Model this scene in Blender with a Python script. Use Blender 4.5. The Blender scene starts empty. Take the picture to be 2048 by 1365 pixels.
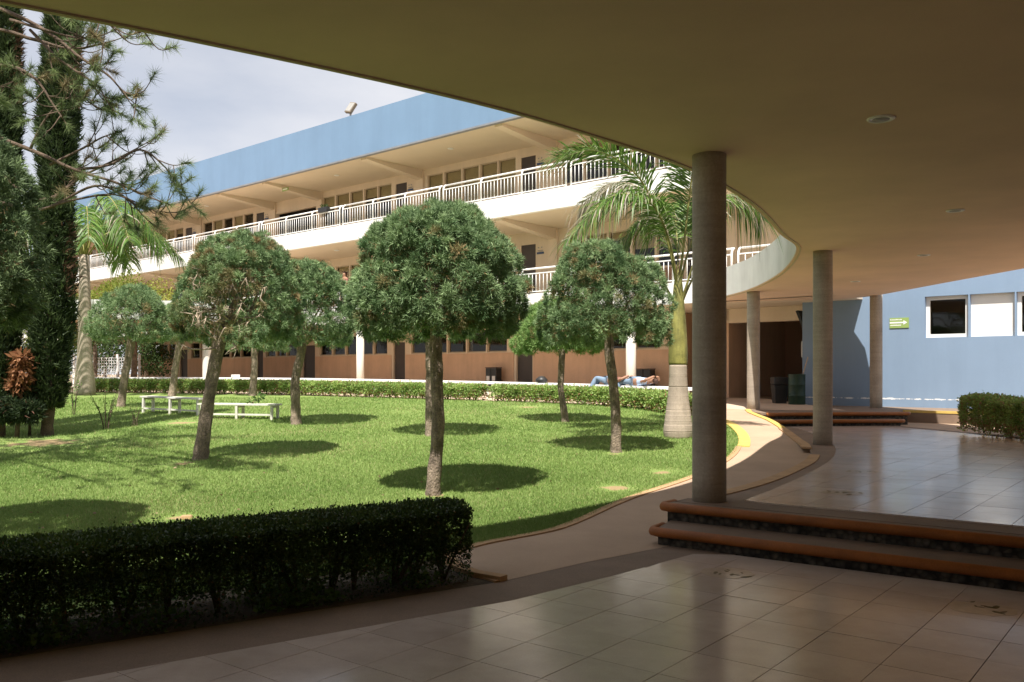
import bpy, math, random
import numpy as np
from mathutils import Vector, Matrix

R = math.radians
scene = bpy.context.scene
col = scene.collection
RNG = np.random.default_rng(7)

# ------------------------------------------------------------------ camera, sky, sun, exposure
cam_data = bpy.data.cameras.new('camera')
cam = bpy.data.objects.new('camera', cam_data)
col.objects.link(cam)
cam.location = (0, 0, 1.6)
cam.rotation_euler = (R(90), 0, 0)
cam_data.sensor_width = 36
cam_data.lens = 31.06
cam_data.shift_y = 0.0315
cam_data.clip_start = 0.05
cam_data.clip_end = 1500
scene.camera = cam

SUN = Vector((0.105, 0.53, -1.0)).normalized()          # direction the light travels
world = bpy.data.worlds.new('World')
scene.world = world
world.use_nodes = True
nt = world.node_tree
nt.nodes.clear()
w_out = nt.nodes.new('ShaderNodeOutputWorld')
w_bg = nt.nodes.new('ShaderNodeBackground')
sky = nt.nodes.new('ShaderNodeTexSky')
sky.sky_type = 'NISHITA'
sky.sun_disc = False
sky.sun_elevation = math.asin(-SUN.z)
sky.sun_rotation = math.atan2(-SUN.x, -SUN.y)
sky.altitude = 1500
sky.dust_density = 1.5
w_tc = nt.nodes.new('ShaderNodeTexCoord')
w_map = nt.nodes.new('ShaderNodeMapping')
w_map.inputs['Scale'].default_value = (1.0, 1.0, 2.6)
w_n = nt.nodes.new('ShaderNodeTexNoise')
w_n.inputs['Scale'].default_value = 2.3
w_n.inputs['Detail'].default_value = 7
w_n.inputs['Roughness'].default_value = 0.52
w_r = nt.nodes.new('ShaderNodeValToRGB')
w_r.color_ramp.elements[0].position = 0.30
w_r.color_ramp.elements[0].color = (0.42, 0.42, 0.42, 1)
w_r.color_ramp.elements[1].position = 0.62
w_r.color_ramp.elements[1].color = (0.97, 0.97, 0.97, 1)
w_mix = nt.nodes.new('ShaderNodeMix')
w_mix.data_type = 'RGBA'
w_mix.inputs['B'].default_value = (7.2, 7.3, 7.75, 1)
nt.links.new(w_tc.outputs['Generated'], w_map.inputs['Vector'])
nt.links.new(w_map.outputs['Vector'], w_n.inputs['Vector'])
nt.links.new(w_n.outputs['Fac'], w_r.inputs['Fac'])
nt.links.new(w_r.outputs['Color'], w_mix.inputs['Factor'])
nt.links.new(sky.outputs['Color'], w_mix.inputs['A'])
nt.links.new(w_mix.outputs['Result'], w_bg.inputs['Color'])
w_bg.inputs['Strength'].default_value = 0.066
nt.links.new(w_bg.outputs['Background'], w_out.inputs['Surface'])

sun_data = bpy.data.lights.new('sun', 'SUN')
sun_data.energy = 5.0
sun_data.angle = R(0.53)
sun_data.color = (1.0, 0.95, 0.87)
sun = bpy.data.objects.new('sun', sun_data)
col.objects.link(sun)
sun.location = (-8, -20, 40)
sun.rotation_euler = SUN.to_track_quat('-Z', 'Y').to_euler()

scene.view_settings.view_transform = 'Standard'
scene.view_settings.look = 'None'
scene.view_settings.exposure = 0.85
scene.view_settings.gamma = 1.0
scene.render.engine = 'CYCLES'
scene.cycles.use_denoising = True
scene.cycles.max_bounces = 10
scene.cycles.diffuse_bounces = 6
scene.cycles.glossy_bounces = 4
scene.cycles.transparent_max_bounces = 12
scene.cycles.sample_clamp_indirect = 6.0


# ------------------------------------------------------------------ helpers
def tag(o, label=None, cat=None, group=None, kind=None):
    if label: o['label'] = label
    if cat: o['category'] = cat
    if group: o['group'] = group
    if kind: o['kind'] = kind
    return o


def link(o, parent=None):
    col.objects.link(o)
    if parent is not None:
        o.parent = parent
    return o


def empty(name, loc=(0, 0, 0), rz=0.0, parent=None):
    o = bpy.data.objects.new(name, None)
    o.location = loc
    o.rotation_euler = (0, 0, rz)
    o.empty_display_size = 0.1
    return link(o, parent)


def smooth_mesh(me):
    me.polygons.foreach_set('use_smooth', np.ones(len(me.polygons), dtype=bool))


class MB:
    """collects simple shapes and links them as one mesh object"""
    def __init__(s):
        s.v, s.f = [], []

    def raw(s, v, f):
        o = len(s.v)
        s.v += [tuple(map(float, p)) for p in v]
        s.f += [tuple(i + o for i in q) for q in f]
        return s

    def box(s, x0, x1, y0, y1, z0, z1):
        return s.raw([(x0, y0, z0), (x1, y0, z0), (x1, y1, z0), (x0, y1, z0),
                      (x0, y0, z1), (x1, y0, z1), (x1, y1, z1), (x0, y1, z1)],
                     [(0, 3, 2, 1), (4, 5, 6, 7), (0, 1, 5, 4), (1, 2, 6, 5), (2, 3, 7, 6), (3, 0, 4, 7)])

    def prism(s, poly, z0, z1):
        n = len(poly)
        if area2(poly) < 0: poly = poly[::-1]
        v = [(p[0], p[1], z0) for p in poly] + [(p[0], p[1], z1) for p in poly]
        f = [tuple(range(n - 1, -1, -1)), tuple(range(n, 2 * n))]
        f += [(i, (i + 1) % n, n + (i + 1) % n, n + i) for i in range(n)]
        return s.raw(v, f)

    def cyl(s, x, y, z0, z1, r0, r1=None, n=24):
        r1 = r0 if r1 is None else r1
        v = []
        for z, r in ((z0, r0), (z1, r1)):
            v += [(x + r * math.cos(2 * math.pi * i / n), y + r * math.sin(2 * math.pi * i / n), z) for i in range(n)]
        f = [(i, (i + 1) % n, n + (i + 1) % n, n + i) for i in range(n)]
        f += [tuple(range(n - 1, -1, -1)), tuple(range(n, 2 * n))]
        return s.raw(v, f)

    def tube(s, pts, radii, n=8, caps=True, wob=0.0, rng=None):
        pts = [Vector(p) for p in pts]
        m = len(pts)
        if not hasattr(radii, '__len__'): radii = [radii] * m
        up = None
        v, f = [], []
        for i in range(m):
            t = (pts[min(i + 1, m - 1)] - pts[max(i - 1, 0)]).normalized()
            if up is None:
                up = Vector((0, 0, 1)) if abs(t.z) < 0.9 else Vector((1, 0, 0))
            a = (up - t * up.dot(t)).normalized()
            b = t.cross(a)
            up = a
            for k in range(n):
                an = 2 * math.pi * k / n
                r = radii[i] * (1 + (wob * rng.normal() if wob else 0))
                v.append(pts[i] + a * (math.cos(an) * r) + b * (math.sin(an) * r))
        for i in range(m - 1):
            for k in range(n):
                f.append((i * n + k, i * n + (k + 1) % n, (i + 1) * n + (k + 1) % n, (i + 1) * n + k))
        if caps:
            f.append(tuple(range(n - 1, -1, -1)))
            f.append(tuple(range((m - 1) * n, m * n)))
        return s.raw(v, f)

    def lathe(s, prof, x=0, y=0, n=24):
        v, f = [], []
        for r, z in prof:
            v += [(x + r * math.cos(2 * math.pi * i / n), y + r * math.sin(2 * math.pi * i / n), z) for i in range(n)]
        for j in range(len(prof) - 1):
            f += [(j * n + i, j * n + (i + 1) % n, (j + 1) * n + (i + 1) % n, (j + 1) * n + i) for i in range(n)]
        f += [tuple(range(n - 1, -1, -1)), tuple(range((len(prof) - 1) * n, len(prof) * n))]
        return s.raw(v, f)

    def mesh(s, name, mat=None, smooth=False):
        me = bpy.data.meshes.new(name)
        me.from_pydata(s.v, [], s.f)
        if mat: me.materials.append(mat)
        if smooth: smooth_mesh(me)
        me.update()
        return me

    def build(s, name, mat=None, parent=None, smooth=False, loc=None, rz=None, bevel=0.0):
        o = bpy.data.objects.new(name, s.mesh(name, mat, smooth))
        if loc is not None: o.location = loc
        if rz is not None: o.rotation_euler = (0, 0, rz)
        if bevel:
            b = o.modifiers.new('bevel', 'BEVEL')
            b.width = bevel
            b.segments = 2
            b.limit_method = 'ANGLE'
            b.angle_limit = R(40)
        return link(o, parent)


def area2(p):
    return sum(p[i][0] * p[(i + 1) % len(p)][1] - p[(i + 1) % len(p)][0] * p[i][1] for i in range(len(p)))


def inst(name, me, parent=None, loc=(0, 0, 0), rot=(0, 0, 0), scale=None):
    o = bpy.data.objects.new(name, me)
    o.location = loc
    o.rotation_euler = rot
    if scale: o.scale = scale
    return link(o, parent)


def clip_half(poly, a, b, c):
    """keeps a*x + b*y <= c"""
    out = []
    n = len(poly)
    for i in range(n):
        p, q = poly[i], poly[(i + 1) % n]
        dp, dq = a * p[0] + b * p[1] - c, a * q[0] + b * q[1] - c
        if dp <= 0: out.append(p)
        if (dp < 0 < dq) or (dq < 0 < dp):
            t = dp / (dp - dq)
            out.append((p[0] + t * (q[0] - p[0]), p[1] + t * (q[1] - p[1])))
    return out


def curve(pts, per=8):
    """Catmull-Rom through the points"""
    P = [np.array(p, float) for p in pts]
    P = [2 * P[0] - P[1]] + P + [2 * P[-1] - P[-2]]
    out = []
    for i in range(1, len(P) - 2):
        for k in range(per):
            t = k / per
            a, b, c, d = P[i - 1], P[i], P[i + 1], P[i + 2]
            out.append(tuple(0.5 * ((2 * b) + (c - a) * t + (2 * a - 5 * b + 4 * c - d) * t * t + (3 * b - a - 3 * c + d) * t ** 3)))
    out.append(tuple(P[-2]))
    return out


def offset(pts, d):
    """offset to the left of the walking direction"""
    out = []
    n = len(pts)
    for i in range(n):
        a, b = np.array(pts[max(i - 1, 0)][:2]), np.array(pts[min(i + 1, n - 1)][:2])
        t = (b - a) / (np.linalg.norm(b - a) + 1e-9)
        out.append((pts[i][0] - t[1] * d, pts[i][1] + t[0] * d))
    return out


def g(y):
    """height of the courtyard ground, which rises away from the camera"""
    if y < 9: return 0.0
    if y < 23: return 0.045 * (y - 9)
    return 0.63 + 0.02 * (min(y, 36) - 23)


def sheet(name, poly, zoff, mat, parent=None):
    """a ground sheet that follows g()"""
    m = MB()
    bands = [-500, 9, 23, 36, 900]
    for y0, y1 in zip(bands[:-1], bands[1:]):
        q = clip_half(clip_half(poly, 0, 1, y1), 0, -1, -y0)
        if len(q) >= 3:
            if area2(q) < 0: q = q[::-1]
            m.raw([(p[0], p[1], g(p[1]) + zoff) for p in q], [tuple(range(len(q)))])
    return m.build(name, mat, parent)


def inside(poly, X, Y):
    poly = np.array(poly)
    c = np.zeros(X.shape, bool)
    j = len(poly) - 1
    for i in range(len(poly)):
        xi, yi = poly[i]
        xj, yj = poly[j]
        k = ((yi > Y) != (yj > Y)) & (X < (xj - xi) * (Y - yi) / (yj - yi + 1e-12) + xi)
        c ^= k
        j = i
    return c


def strip(name, left, right, z0, z1, mat, parent=None, zfun=None, smooth=False):
    """a ribbon with thickness between two polylines"""
    n = len(left)
    v, f = [], []
    for i in range(n):
        for p in (left[i], right[i]):
            b = zfun(p[1]) if zfun else 0.0
            v += [(p[0], p[1], b + z0), (p[0], p[1], b + z1)]
    for i in range(n - 1):
        a, b = 4 * i, 4 * i + 4
        f += [(a + 1, a + 3, b + 3, b + 1), (a, b, b + 2, a + 2), (a, a + 1, b + 1, b), (a + 2, b + 2, b + 3, a + 3)]
    f += [(0, 2, 3, 1), (4 * n - 4, 4 * n - 3, 4 * n - 1, 4 * n - 2)]
    return MB().raw(v, f).build(name, mat, parent, smooth)


# ------------------------------------------------------------------ materials
def ramp2(t, fac, c0, c1, p0=0.3, p1=0.7):
    r = t.nodes.new('ShaderNodeValToRGB')
    r.color_ramp.elements[0].position = p0
    r.color_ramp.elements[1].position = p1
    r.color_ramp.elements[0].color = (*c0, 1)
    r.color_ramp.elements[1].color = (*c1, 1)
    t.links.new(fac, r.inputs['Fac'])
    return r.outputs['Color']


def noise(t, scale, detail=5, rough=0.55, vec=None, stretch=None):
    if vec is None:
        vec = t.nodes.new('ShaderNodeNewGeometry').outputs['Position']
    if stretch:
        m = t.nodes.new('ShaderNodeMapping')
        m.inputs['Scale'].default_value = stretch
        t.links.new(vec, m.inputs['Vector'])
        vec = m.outputs['Vector']
    n = t.nodes.new('ShaderNodeTexNoise')
    n.inputs['Scale'].default_value = scale
    n.inputs['Detail'].default_value = detail
    n.inputs['Roughness'].default_value = rough
    t.links.new(vec, n.inputs['Vector'])
    return n.outputs['Fac']


def mixc(t, fac, a, b, mode='MIX'):
    m = t.nodes.new('ShaderNodeMix')
    m.data_type = 'RGBA'
    m.blend_type = mode
    for key, val in (('Factor', fac), ('A', a), ('B', b)):
        if isinstance(val, bpy.types.NodeSocket): t.links.new(val, m.inputs[key])
        elif isinstance(val, (int, float)): m.inputs[key].default_value = val
        else: m.inputs[key].default_value = (*val, 1)
    return m.outputs['Result']


def bump(t, height, strength, dist, bsdf):
    b = t.nodes.new('ShaderNodeBump')
    b.inputs['Strength'].default_value = strength
    b.inputs['Distance'].default_value = dist
    t.links.new(height, b.inputs['Height'])
    t.links.new(b.outputs['Normal'], bsdf.inputs['Normal'])


def mat(name, c, rough=0.8, var=0.12, scale=1.6, fine=0.0, fscale=90, spec=0.3, bstr=0.0, bscale=60, bdist=0.005,
        streak=None, band=None, metal=0.0, objvar=0.0, coords='world'):
    m = bpy.data.materials.new(name)
    m.use_nodes = True
    t = m.node_tree
    b = t.nodes['Principled BSDF']
    b.inputs['Roughness'].default_value = rough
    b.inputs['Specular IOR Level'].default_value = spec
    b.inputs['Metallic'].default_value = metal
    vec = None
    if coords == 'object':
        vec = t.nodes.new('ShaderNodeTexCoord').outputs['Object']
    c = tuple(c)
    lo = tuple(max(0, x * (1 - var)) for x in c)
    hi = tuple(min(1, x * (1 + var)) for x in c)
    out = ramp2(t, noise(t, scale, 6, 0.6, vec), lo, hi)
    if fine:
        out = mixc(t, 1.0, out, ramp2(t, noise(t, fscale, 3, 0.6, vec), (1 - fine,) * 3, (1 + fine,) * 3, 0.25, 0.75), 'MULTIPLY')
    if streak:
        amt, sc = streak
        out = mixc(t, 1.0, out, ramp2(t, noise(t, sc, 5, 0.65, vec, (1, 1, 0.09)), (1 - amt,) * 3, (1.0,) * 3, 0.32, 0.6), 'MULTIPLY')
    if band:
        amt, sc = band
        out = mixc(t, 1.0, out, ramp2(t, noise(t, sc, 6, 0.7, vec, (0.6, 0.6, 16)), (1 - amt,) * 3, (1.0,) * 3, 0.3, 0.62), 'MULTIPLY')
    if objvar:
        oi = t.nodes.new('ShaderNodeObjectInfo')
        out = mixc(t, 1.0, out, ramp2(t, oi.outputs['Random'], (1 - objvar,) * 3, (1 + objvar * 0.4,) * 3, 0, 1), 'MULTIPLY')
    t.links.new(out, b.inputs['Base Color'])
    if bstr:
        bump(t, noise(t, bscale, 4, 0.6, vec), bstr, bdist, b)
    return m


M = {}
M['ceiling'] = mat('ceiling_plaster', (0.69, 0.51, 0.37), 0.9, 0.09, 0.55, 0.07, 130, bstr=0.25, bscale=150)
M['fascia'] = mat('fascia_white', (0.70, 0.70, 0.68), 0.8, 0.10, 0.9, 0.04, 60, streak=(0.12, 1.6), bstr=0.1)
M['white_slab'] = mat('white_painted_slab', (0.80, 0.79, 0.76), 0.75, 0.03, 0.7, 0.02, 50, streak=(0.06, 2.2))
M['trim'] = mat('edge_trim', (0.50, 0.42, 0.30), 0.85, 0.1, 4)
M['concrete'] = mat('column_concrete', (0.40, 0.34, 0.275), 0.85, 0.16, 2.2, 0.14, 45, streak=(0.18, 5), band=(0.17, 1.4), bstr=0.5, bscale=45, bdist=0.004)
M['pillar_white'] = mat('white_pillar_paint', (0.72, 0.69, 0.62), 0.7, 0.05, 2, streak=(0.1, 4))
M['soffit'] = mat('cream_soffit', (0.66, 0.56, 0.43), 0.9, 0.04, 0.6)
M['cream'] = mat('cream_wall', (0.66, 0.55, 0.42), 0.88, 0.05, 0.8, 0.03, 40, streak=(0.08, 2))
M['wainscot'] = mat('brown_wainscot', (0.62, 0.42, 0.285), 0.8, 0.08, 1.1, 0.06, 30, streak=(0.12, 2.5))
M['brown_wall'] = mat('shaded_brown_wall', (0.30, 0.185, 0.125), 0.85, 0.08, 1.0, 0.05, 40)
M['rail'] = mat('white_rail_paint', (0.80, 0.80, 0.79), 0.45, 0.03, 3, spec=0.5)
M['grey_edge'] = mat('grey_drip_edge', (0.22, 0.23, 0.25), 0.6, 0.1, 3)
M['frame_white'] = mat('white_window_frame', (0.78, 0.77, 0.74), 0.45, 0.03, 3, spec=0.5)
M['frame_tan'] = mat('tan_window_frame', (0.46, 0.38, 0.27), 0.5, 0.06, 3, spec=0.4)
M['blind'] = mat('pale_blind', (0.66, 0.60, 0.43), 0.8, 0.06, 1.5)
M['dark_in'] = mat('dark_interior', (0.06, 0.05, 0.042), 0.9, 0.2, 0.9)
M['door_dark'] = mat('dark_door', (0.055, 0.045, 0.04), 0.5, 0.15, 2, spec=0.4)
M['nosing'] = mat('terracotta_nosing', (0.29, 0.098, 0.022), 0.55, 0.2, 5, 0.15, 70, spec=0.35, bstr=0.25, bscale=80)
M['aggregate'] = mat('brown_aggregate', (0.22, 0.158, 0.115), 0.8, 0.18, 1.4, 0.25, 160, bstr=0.4, bscale=200, bdist=0.003)
M['path'] = mat('pink_concrete_path', (0.42, 0.30, 0.21), 0.85, 0.12, 0.9, 0.12, 120, bstr=0.35, bscale=140, bdist=0.003)
M['yellow'] = mat('yellow_kerb_paint', (0.60, 0.43, 0.12), 0.7, 0.12, 5, 0.1, 60)
M['grout'] = mat('dark_grout', (0.05, 0.037, 0.028), 0.9, 0.2, 8)
M['kerb'] = mat('tan_kerb', (0.44, 0.28, 0.15), 0.85, 0.15, 4, 0.1, 60)
M['ground'] = mat('dry_ground', (0.30, 0.22, 0.15), 0.95, 0.2, 0.7, 0.2, 40)
M['soil'] = mat('bed_soil', (0.10, 0.075, 0.05), 0.95, 0.35, 4, 0.3, 70, bstr=0.8, bscale=40, bdist=0.02)
M['bark'] = mat('grey_brown_bark', (0.29, 0.225, 0.17), 0.95, 0.45, 7, 0.5, 60, bstr=1.0, bscale=38, bdist=0.03, streak=(0.35, 22))
M['dark_bark'] = mat('dark_bark', (0.12, 0.085, 0.06), 0.95, 0.3, 9, 0.4, 60, bstr=1.0, bscale=30, bdist=0.03)
M['twig'] = mat('pale_dead_twig', (0.42, 0.33, 0.25), 0.9, 0.2, 8)
M['palm_trunk'] = mat('palm_trunk', (0.40, 0.33, 0.26), 0.9, 0.14, 3, 0.15, 50, streak=(0.2, 9), bstr=0.5, bscale=40)
M['black'] = mat('black_plastic', (0.025, 0.025, 0.025), 0.45, 0.2, 4, spec=0.4)
M['grey_metal'] = mat('grey_metal', (0.32, 0.31, 0.29), 0.5, 0.1, 5, spec=0.5)
M['green_drum'] = mat('green_drum_paint', (0.013, 0.036, 0.02), 0.5, 0.2, 3, spec=0.4)
M['old_white'] = mat('weathered_white_paint', (0.66, 0.63, 0.57), 0.7, 0.1, 4, 0.12, 40, streak=(0.15, 8))
M['skin'] = mat('skin', (0.33, 0.18, 0.115), 0.6, 0.05, 6)
M['jeans'] = mat('pale_blue_jeans', (0.18, 0.25, 0.34), 0.9, 0.12, 9)
M['blue_shirt'] = mat('light_blue_shirt', (0.45, 0.56, 0.74), 0.9, 0.06, 9)
M['brown_shirt'] = mat('dark_red_shirt', (0.20, 0.085, 0.07), 0.9, 0.1, 9)
M['hair'] = mat('dark_hair', (0.06, 0.03, 0.02), 0.7, 0.2, 20)
M['paper'] = mat('white_paper', (0.72, 0.70, 0.66), 0.8, 0.03, 9)
M['sign_green'] = mat('green_sign', (0.27, 0.38, 0.12), 0.5, 0.03, 6)
M['sign_white'] = mat('sign_white', (0.82, 0.82, 0.80), 0.5, 0.02, 6)
M['sign_blue'] = mat('sign_dark_blue', (0.05, 0.08, 0.17), 0.5, 0.05, 6)
M['rust'] = mat('rusty_box', (0.20, 0.16, 0.12), 0.8, 0.25, 12)
M['soft_brown'] = mat('worn_sticker_flake', (0.12, 0.085, 0.025), 0.6, 0.2, 30)
M['stick_film'] = mat('worn_sticker_film', (0.53, 0.43, 0.33), 0.2, 0.1, 14, spec=1.0)


def stone_riser():
    m = mat('rubble_riser', (0.13, 0.11, 0.085), 0.85, 0.3, 5)
    t = m.node_tree
    b = t.nodes['Principled BSDF']
    v = t.nodes.new('ShaderNodeTexVoronoi')
    v.inputs['Scale'].default_value = 19
    t.links.new(t.nodes.new('ShaderNodeNewGeometry').outputs['Position'], v.inputs['Vector'])
    t.links.new(mixc(t, 1.0, ramp2(t, v.outputs['Color'], (0.05, 0.043, 0.035), (0.13, 0.108, 0.083), 0.2, 0.9),
                     ramp2(t, v.outputs['Distance'], (1, 1, 1), (0.35, 0.35, 0.35), 0.3, 0.75), 'MULTIPLY'), b.inputs['Base Color'])
    bump(t, v.outputs['Distance'], 0.8, 0.02, b)
    return m


M['riser'] = stone_riser()


def tile_mat():
    m = bpy.data.materials.new('glazed_floor_tile')
    m.use_nodes = True
    t = m.node_tree
    b = t.nodes['Principled BSDF']
    oi = t.nodes.new('ShaderNodeObjectInfo')
    base = ramp2(t, noise(t, 3.0, 6, 0.6), (0.59, 0.485, 0.415), (0.67, 0.56, 0.485))
    base = mixc(t, 1.0, base, ramp2(t, oi.outputs['Random'], (0.90,) * 3, (1.04,) * 3, 0, 1), 'MULTIPLY')
    base = mixc(t, 1.0, base, ramp2(t, noise(t, 220, 2, 0.5), (0.93,) * 3, (1.05,) * 3), 'MULTIPLY')
    dirt = noise(t, 1.1, 6, 0.62)
    base = mixc(t, 1.0, base, ramp2(t, dirt, (0.82, 0.80, 0.77), (1, 1, 1), 0.34, 0.55), 'MULTIPLY')
    t.links.new(base, b.inputs['Base Color'])
    r = t.nodes.new('ShaderNodeMapRange')
    r.inputs['From Min'].default_value = 0.3
    r.inputs['From Max'].default_value = 0.7
    r.inputs['To Min'].default_value = 0.23
    r.inputs['To Max'].default_value = 0.15
    t.links.new(dirt, r.inputs['Value'])
    t.links.new(r.outputs['Result'], b.inputs['Roughness'])
    b.inputs['Specular IOR Level'].default_value = 1.0
    bump(t, noise(t, 7, 3, 0.5), 0.05, 0.004, b)
    return m


M['tile'] = tile_mat()


def blue_mat(name, c, stain=False):
    m = mat(name, c, 0.8, 0.04, 0.7, 0.03, 60, streak=(0.07, 1.6), bstr=0.15, bscale=120, bdist=0.003)
    if stain:      # pale efflorescence line along the foot of the wall
        t = m.node_tree
        b = t.nodes['Principled BSDF']
        src = b.inputs['Base Color'].links[0].from_socket
        sep = t.nodes.new('ShaderNodeSeparateXYZ')
        t.links.new(t.nodes.new('ShaderNodeNewGeometry').outputs['Position'], sep.inputs['Vector'])

        def op(kind, a, v):
            n = t.nodes.new('ShaderNodeMath')
            n.operation = kind
            if isinstance(a, bpy.types.NodeSocket): t.links.new(a, n.inputs[0])
            else: n.inputs[0].default_value = a
            if isinstance(v, bpy.types.NodeSocket): t.links.new(v, n.inputs[1])
            else: n.inputs[1].default_value = v
            return n.outputs[0]
        d = op('ABSOLUTE', op('SUBTRACT', sep.outputs['Z'], 0.865), 0)
        band = op('LESS_THAN', d, op('MULTIPLY', op('SUBTRACT', noise(t, 5, 5, 0.7), 0.42), 0.16))
        t.links.new(mixc(t, band, src, (0.75, 0.76, 0.76)), b.inputs['Base Color'])
    return m


M['blue_parapet'] = blue_mat('blue_parapet_paint', (0.165, 0.262, 0.40))
M['blue_wall'] = blue_mat('blue_wall_paint', (0.215, 0.30, 0.42), True)


def glass_mat():
    m = bpy.data.materials.new('window_glass')
    m.use_nodes = True
    t = m.node_tree
    t.nodes.clear()
    o = t.nodes.new('ShaderNodeOutputMaterial')
    tr = t.nodes.new('ShaderNodeBsdfTransparent')
    tr.inputs['Color'].default_value = (0.80, 0.78, 0.72, 1)
    gl = t.nodes.new('ShaderNodeBsdfGlossy')
    gl.inputs['Roughness'].default_value = 0.03
    lw = t.nodes.new('ShaderNodeLayerWeight')
    lw.inputs['Blend'].default_value = 0.5
    pw = t.nodes.new('ShaderNodeMath')
    pw.operation = 'POWER'
    pw.inputs[1].default_value = 5.0
    t.links.new(lw.outputs['Facing'], pw.inputs[0])
    fr = t.nodes.new('ShaderNodeMath')
    fr.operation = 'MULTIPLY_ADD'
    fr.inputs[1].default_value = 0.6
    fr.inputs[2].default_value = 0.03
    t.links.new(pw.outputs[0], fr.inputs[0])
    mx = t.nodes.new('ShaderNodeMixShader')
    t.links.new(fr.outputs[0], mx.inputs['Fac'])
    t.links.new(tr.outputs['BSDF'], mx.inputs[1])
    t.links.new(gl.outputs['BSDF'], mx.inputs[2])
    t.links.new(mx.outputs['Shader'], o.inputs['Surface'])
    return m


M['glass'] = glass_mat()


def leaf_mat(name, dark, light, dry=(0.20, 0.11, 0.05), rough=0.6, trans=0.28, spec=0.25):
    m = bpy.data.materials.new(name)
    m.use_nodes = True
    t = m.node_tree
    b = t.nodes['Principled BSDF']
    out = t.nodes['Material Output']
    a = t.nodes.new('ShaderNodeAttribute')
    a.attribute_name = 'tint'
    d = t.nodes.new('ShaderNodeAttribute')
    d.attribute_name = 'dry'
    c = ramp2(t, a.outputs['Fac'], dark, light, 0.0, 1.0)
    c = mixc(t, d.outputs['Fac'], c, dry)
    t.links.new(c, b.inputs['Base Color'])
    b.inputs['Roughness'].default_value = rough
    b.inputs['Specular IOR Level'].default_value = spec
    tl = t.nodes.new('ShaderNodeBsdfTranslucent')
    t.links.new(c, tl.inputs['Color'])
    mx = t.nodes.new('ShaderNodeMixShader')
    mx.inputs['Fac'].default_value = trans
    t.links.new(b.outputs['BSDF'], mx.inputs[1])
    t.links.new(tl.outputs['BSDF'], mx.inputs[2])
    t.links.new(mx.outputs['Shader'], out.inputs['Surface'])
    return m


M['juniper'] = leaf_mat('juniper_foliage', (0.075, 0.14, 0.055), (0.31, 0.42, 0.20), (0.34, 0.20, 0.10), trans=0.18)
M['juniper_dark'] = leaf_mat('dark_juniper_foliage', (0.05, 0.085, 0.035), (0.20, 0.27, 0.12), (0.26, 0.16, 0.08), trans=0.15)
M['juniper_light'] = leaf_mat('light_juniper_foliage', (0.14, 0.25, 0.07), (0.31, 0.45, 0.15), (0.34, 0.22, 0.10), trans=0.26)
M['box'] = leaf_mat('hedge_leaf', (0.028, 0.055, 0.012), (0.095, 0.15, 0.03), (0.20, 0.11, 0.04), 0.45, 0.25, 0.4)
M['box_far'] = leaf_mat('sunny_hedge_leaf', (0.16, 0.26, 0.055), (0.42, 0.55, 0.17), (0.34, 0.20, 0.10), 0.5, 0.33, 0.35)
M['cypress'] = leaf_mat('cypress_foliage', (0.02, 0.036, 0.015), (0.095, 0.135, 0.048), (0.20, 0.10, 0.07))
M['pine'] = leaf_mat('pine_needles', (0.09, 0.13, 0.06), (0.22, 0.28, 0.11), (0.28, 0.19, 0.11))
M['palm'] = leaf_mat('palm_leaflets', (0.055, 0.12, 0.02), (0.17, 0.29, 0.05), (0.46, 0.40, 0.32), 0.45, 0.3, 0.4)
M['yellow_tree'] = leaf_mat('yellow_green_leaf', (0.14, 0.19, 0.03), (0.34, 0.36, 0.08), trans=0.4)
M['dark_tree'] = leaf_mat('dark_green_leaf', (0.03, 0.06, 0.02), (0.10, 0.16, 0.045))
M['dry_leaf'] = leaf_mat('dry_brown_leaf', (0.17, 0.065, 0.025), (0.46, 0.24, 0.12), (0.3, 0.15, 0.07))
M['grass_blade'] = leaf_mat('grass_blades', (0.135, 0.225, 0.05), (0.31, 0.41, 0.13), (0.42, 0.37, 0.19), 0.6, 0.28)
M['rose'] = leaf_mat('rose_leaf', (0.06, 0.13, 0.03), (0.16, 0.26, 0.06))


def petiole_mat():
    return mat('crownshaft_green', (0.27, 0.255, 0.075), 0.5, 0.45, 4.0, 0.15, 40, spec=0.4, streak=(0.5, 9))


M['crownshaft'] = petiole_mat()

PATCHES = [(1.35, 11.45, 0.45), (2.15, 12.75, 0.4), (-8.6, 16.2, 1.6), (-7.4, 19.8, 0.9), (-5.1, 13.6, 0.45),
           (-3.6, 9.6, 0.35), (1.7, 14.7, 0.3), (-0.98, 10.95, 0.3), (-9.8, 14.9, 1.2), (-3.2, 8.7, 0.5), (0.4, 24.5, 0.9)]


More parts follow.
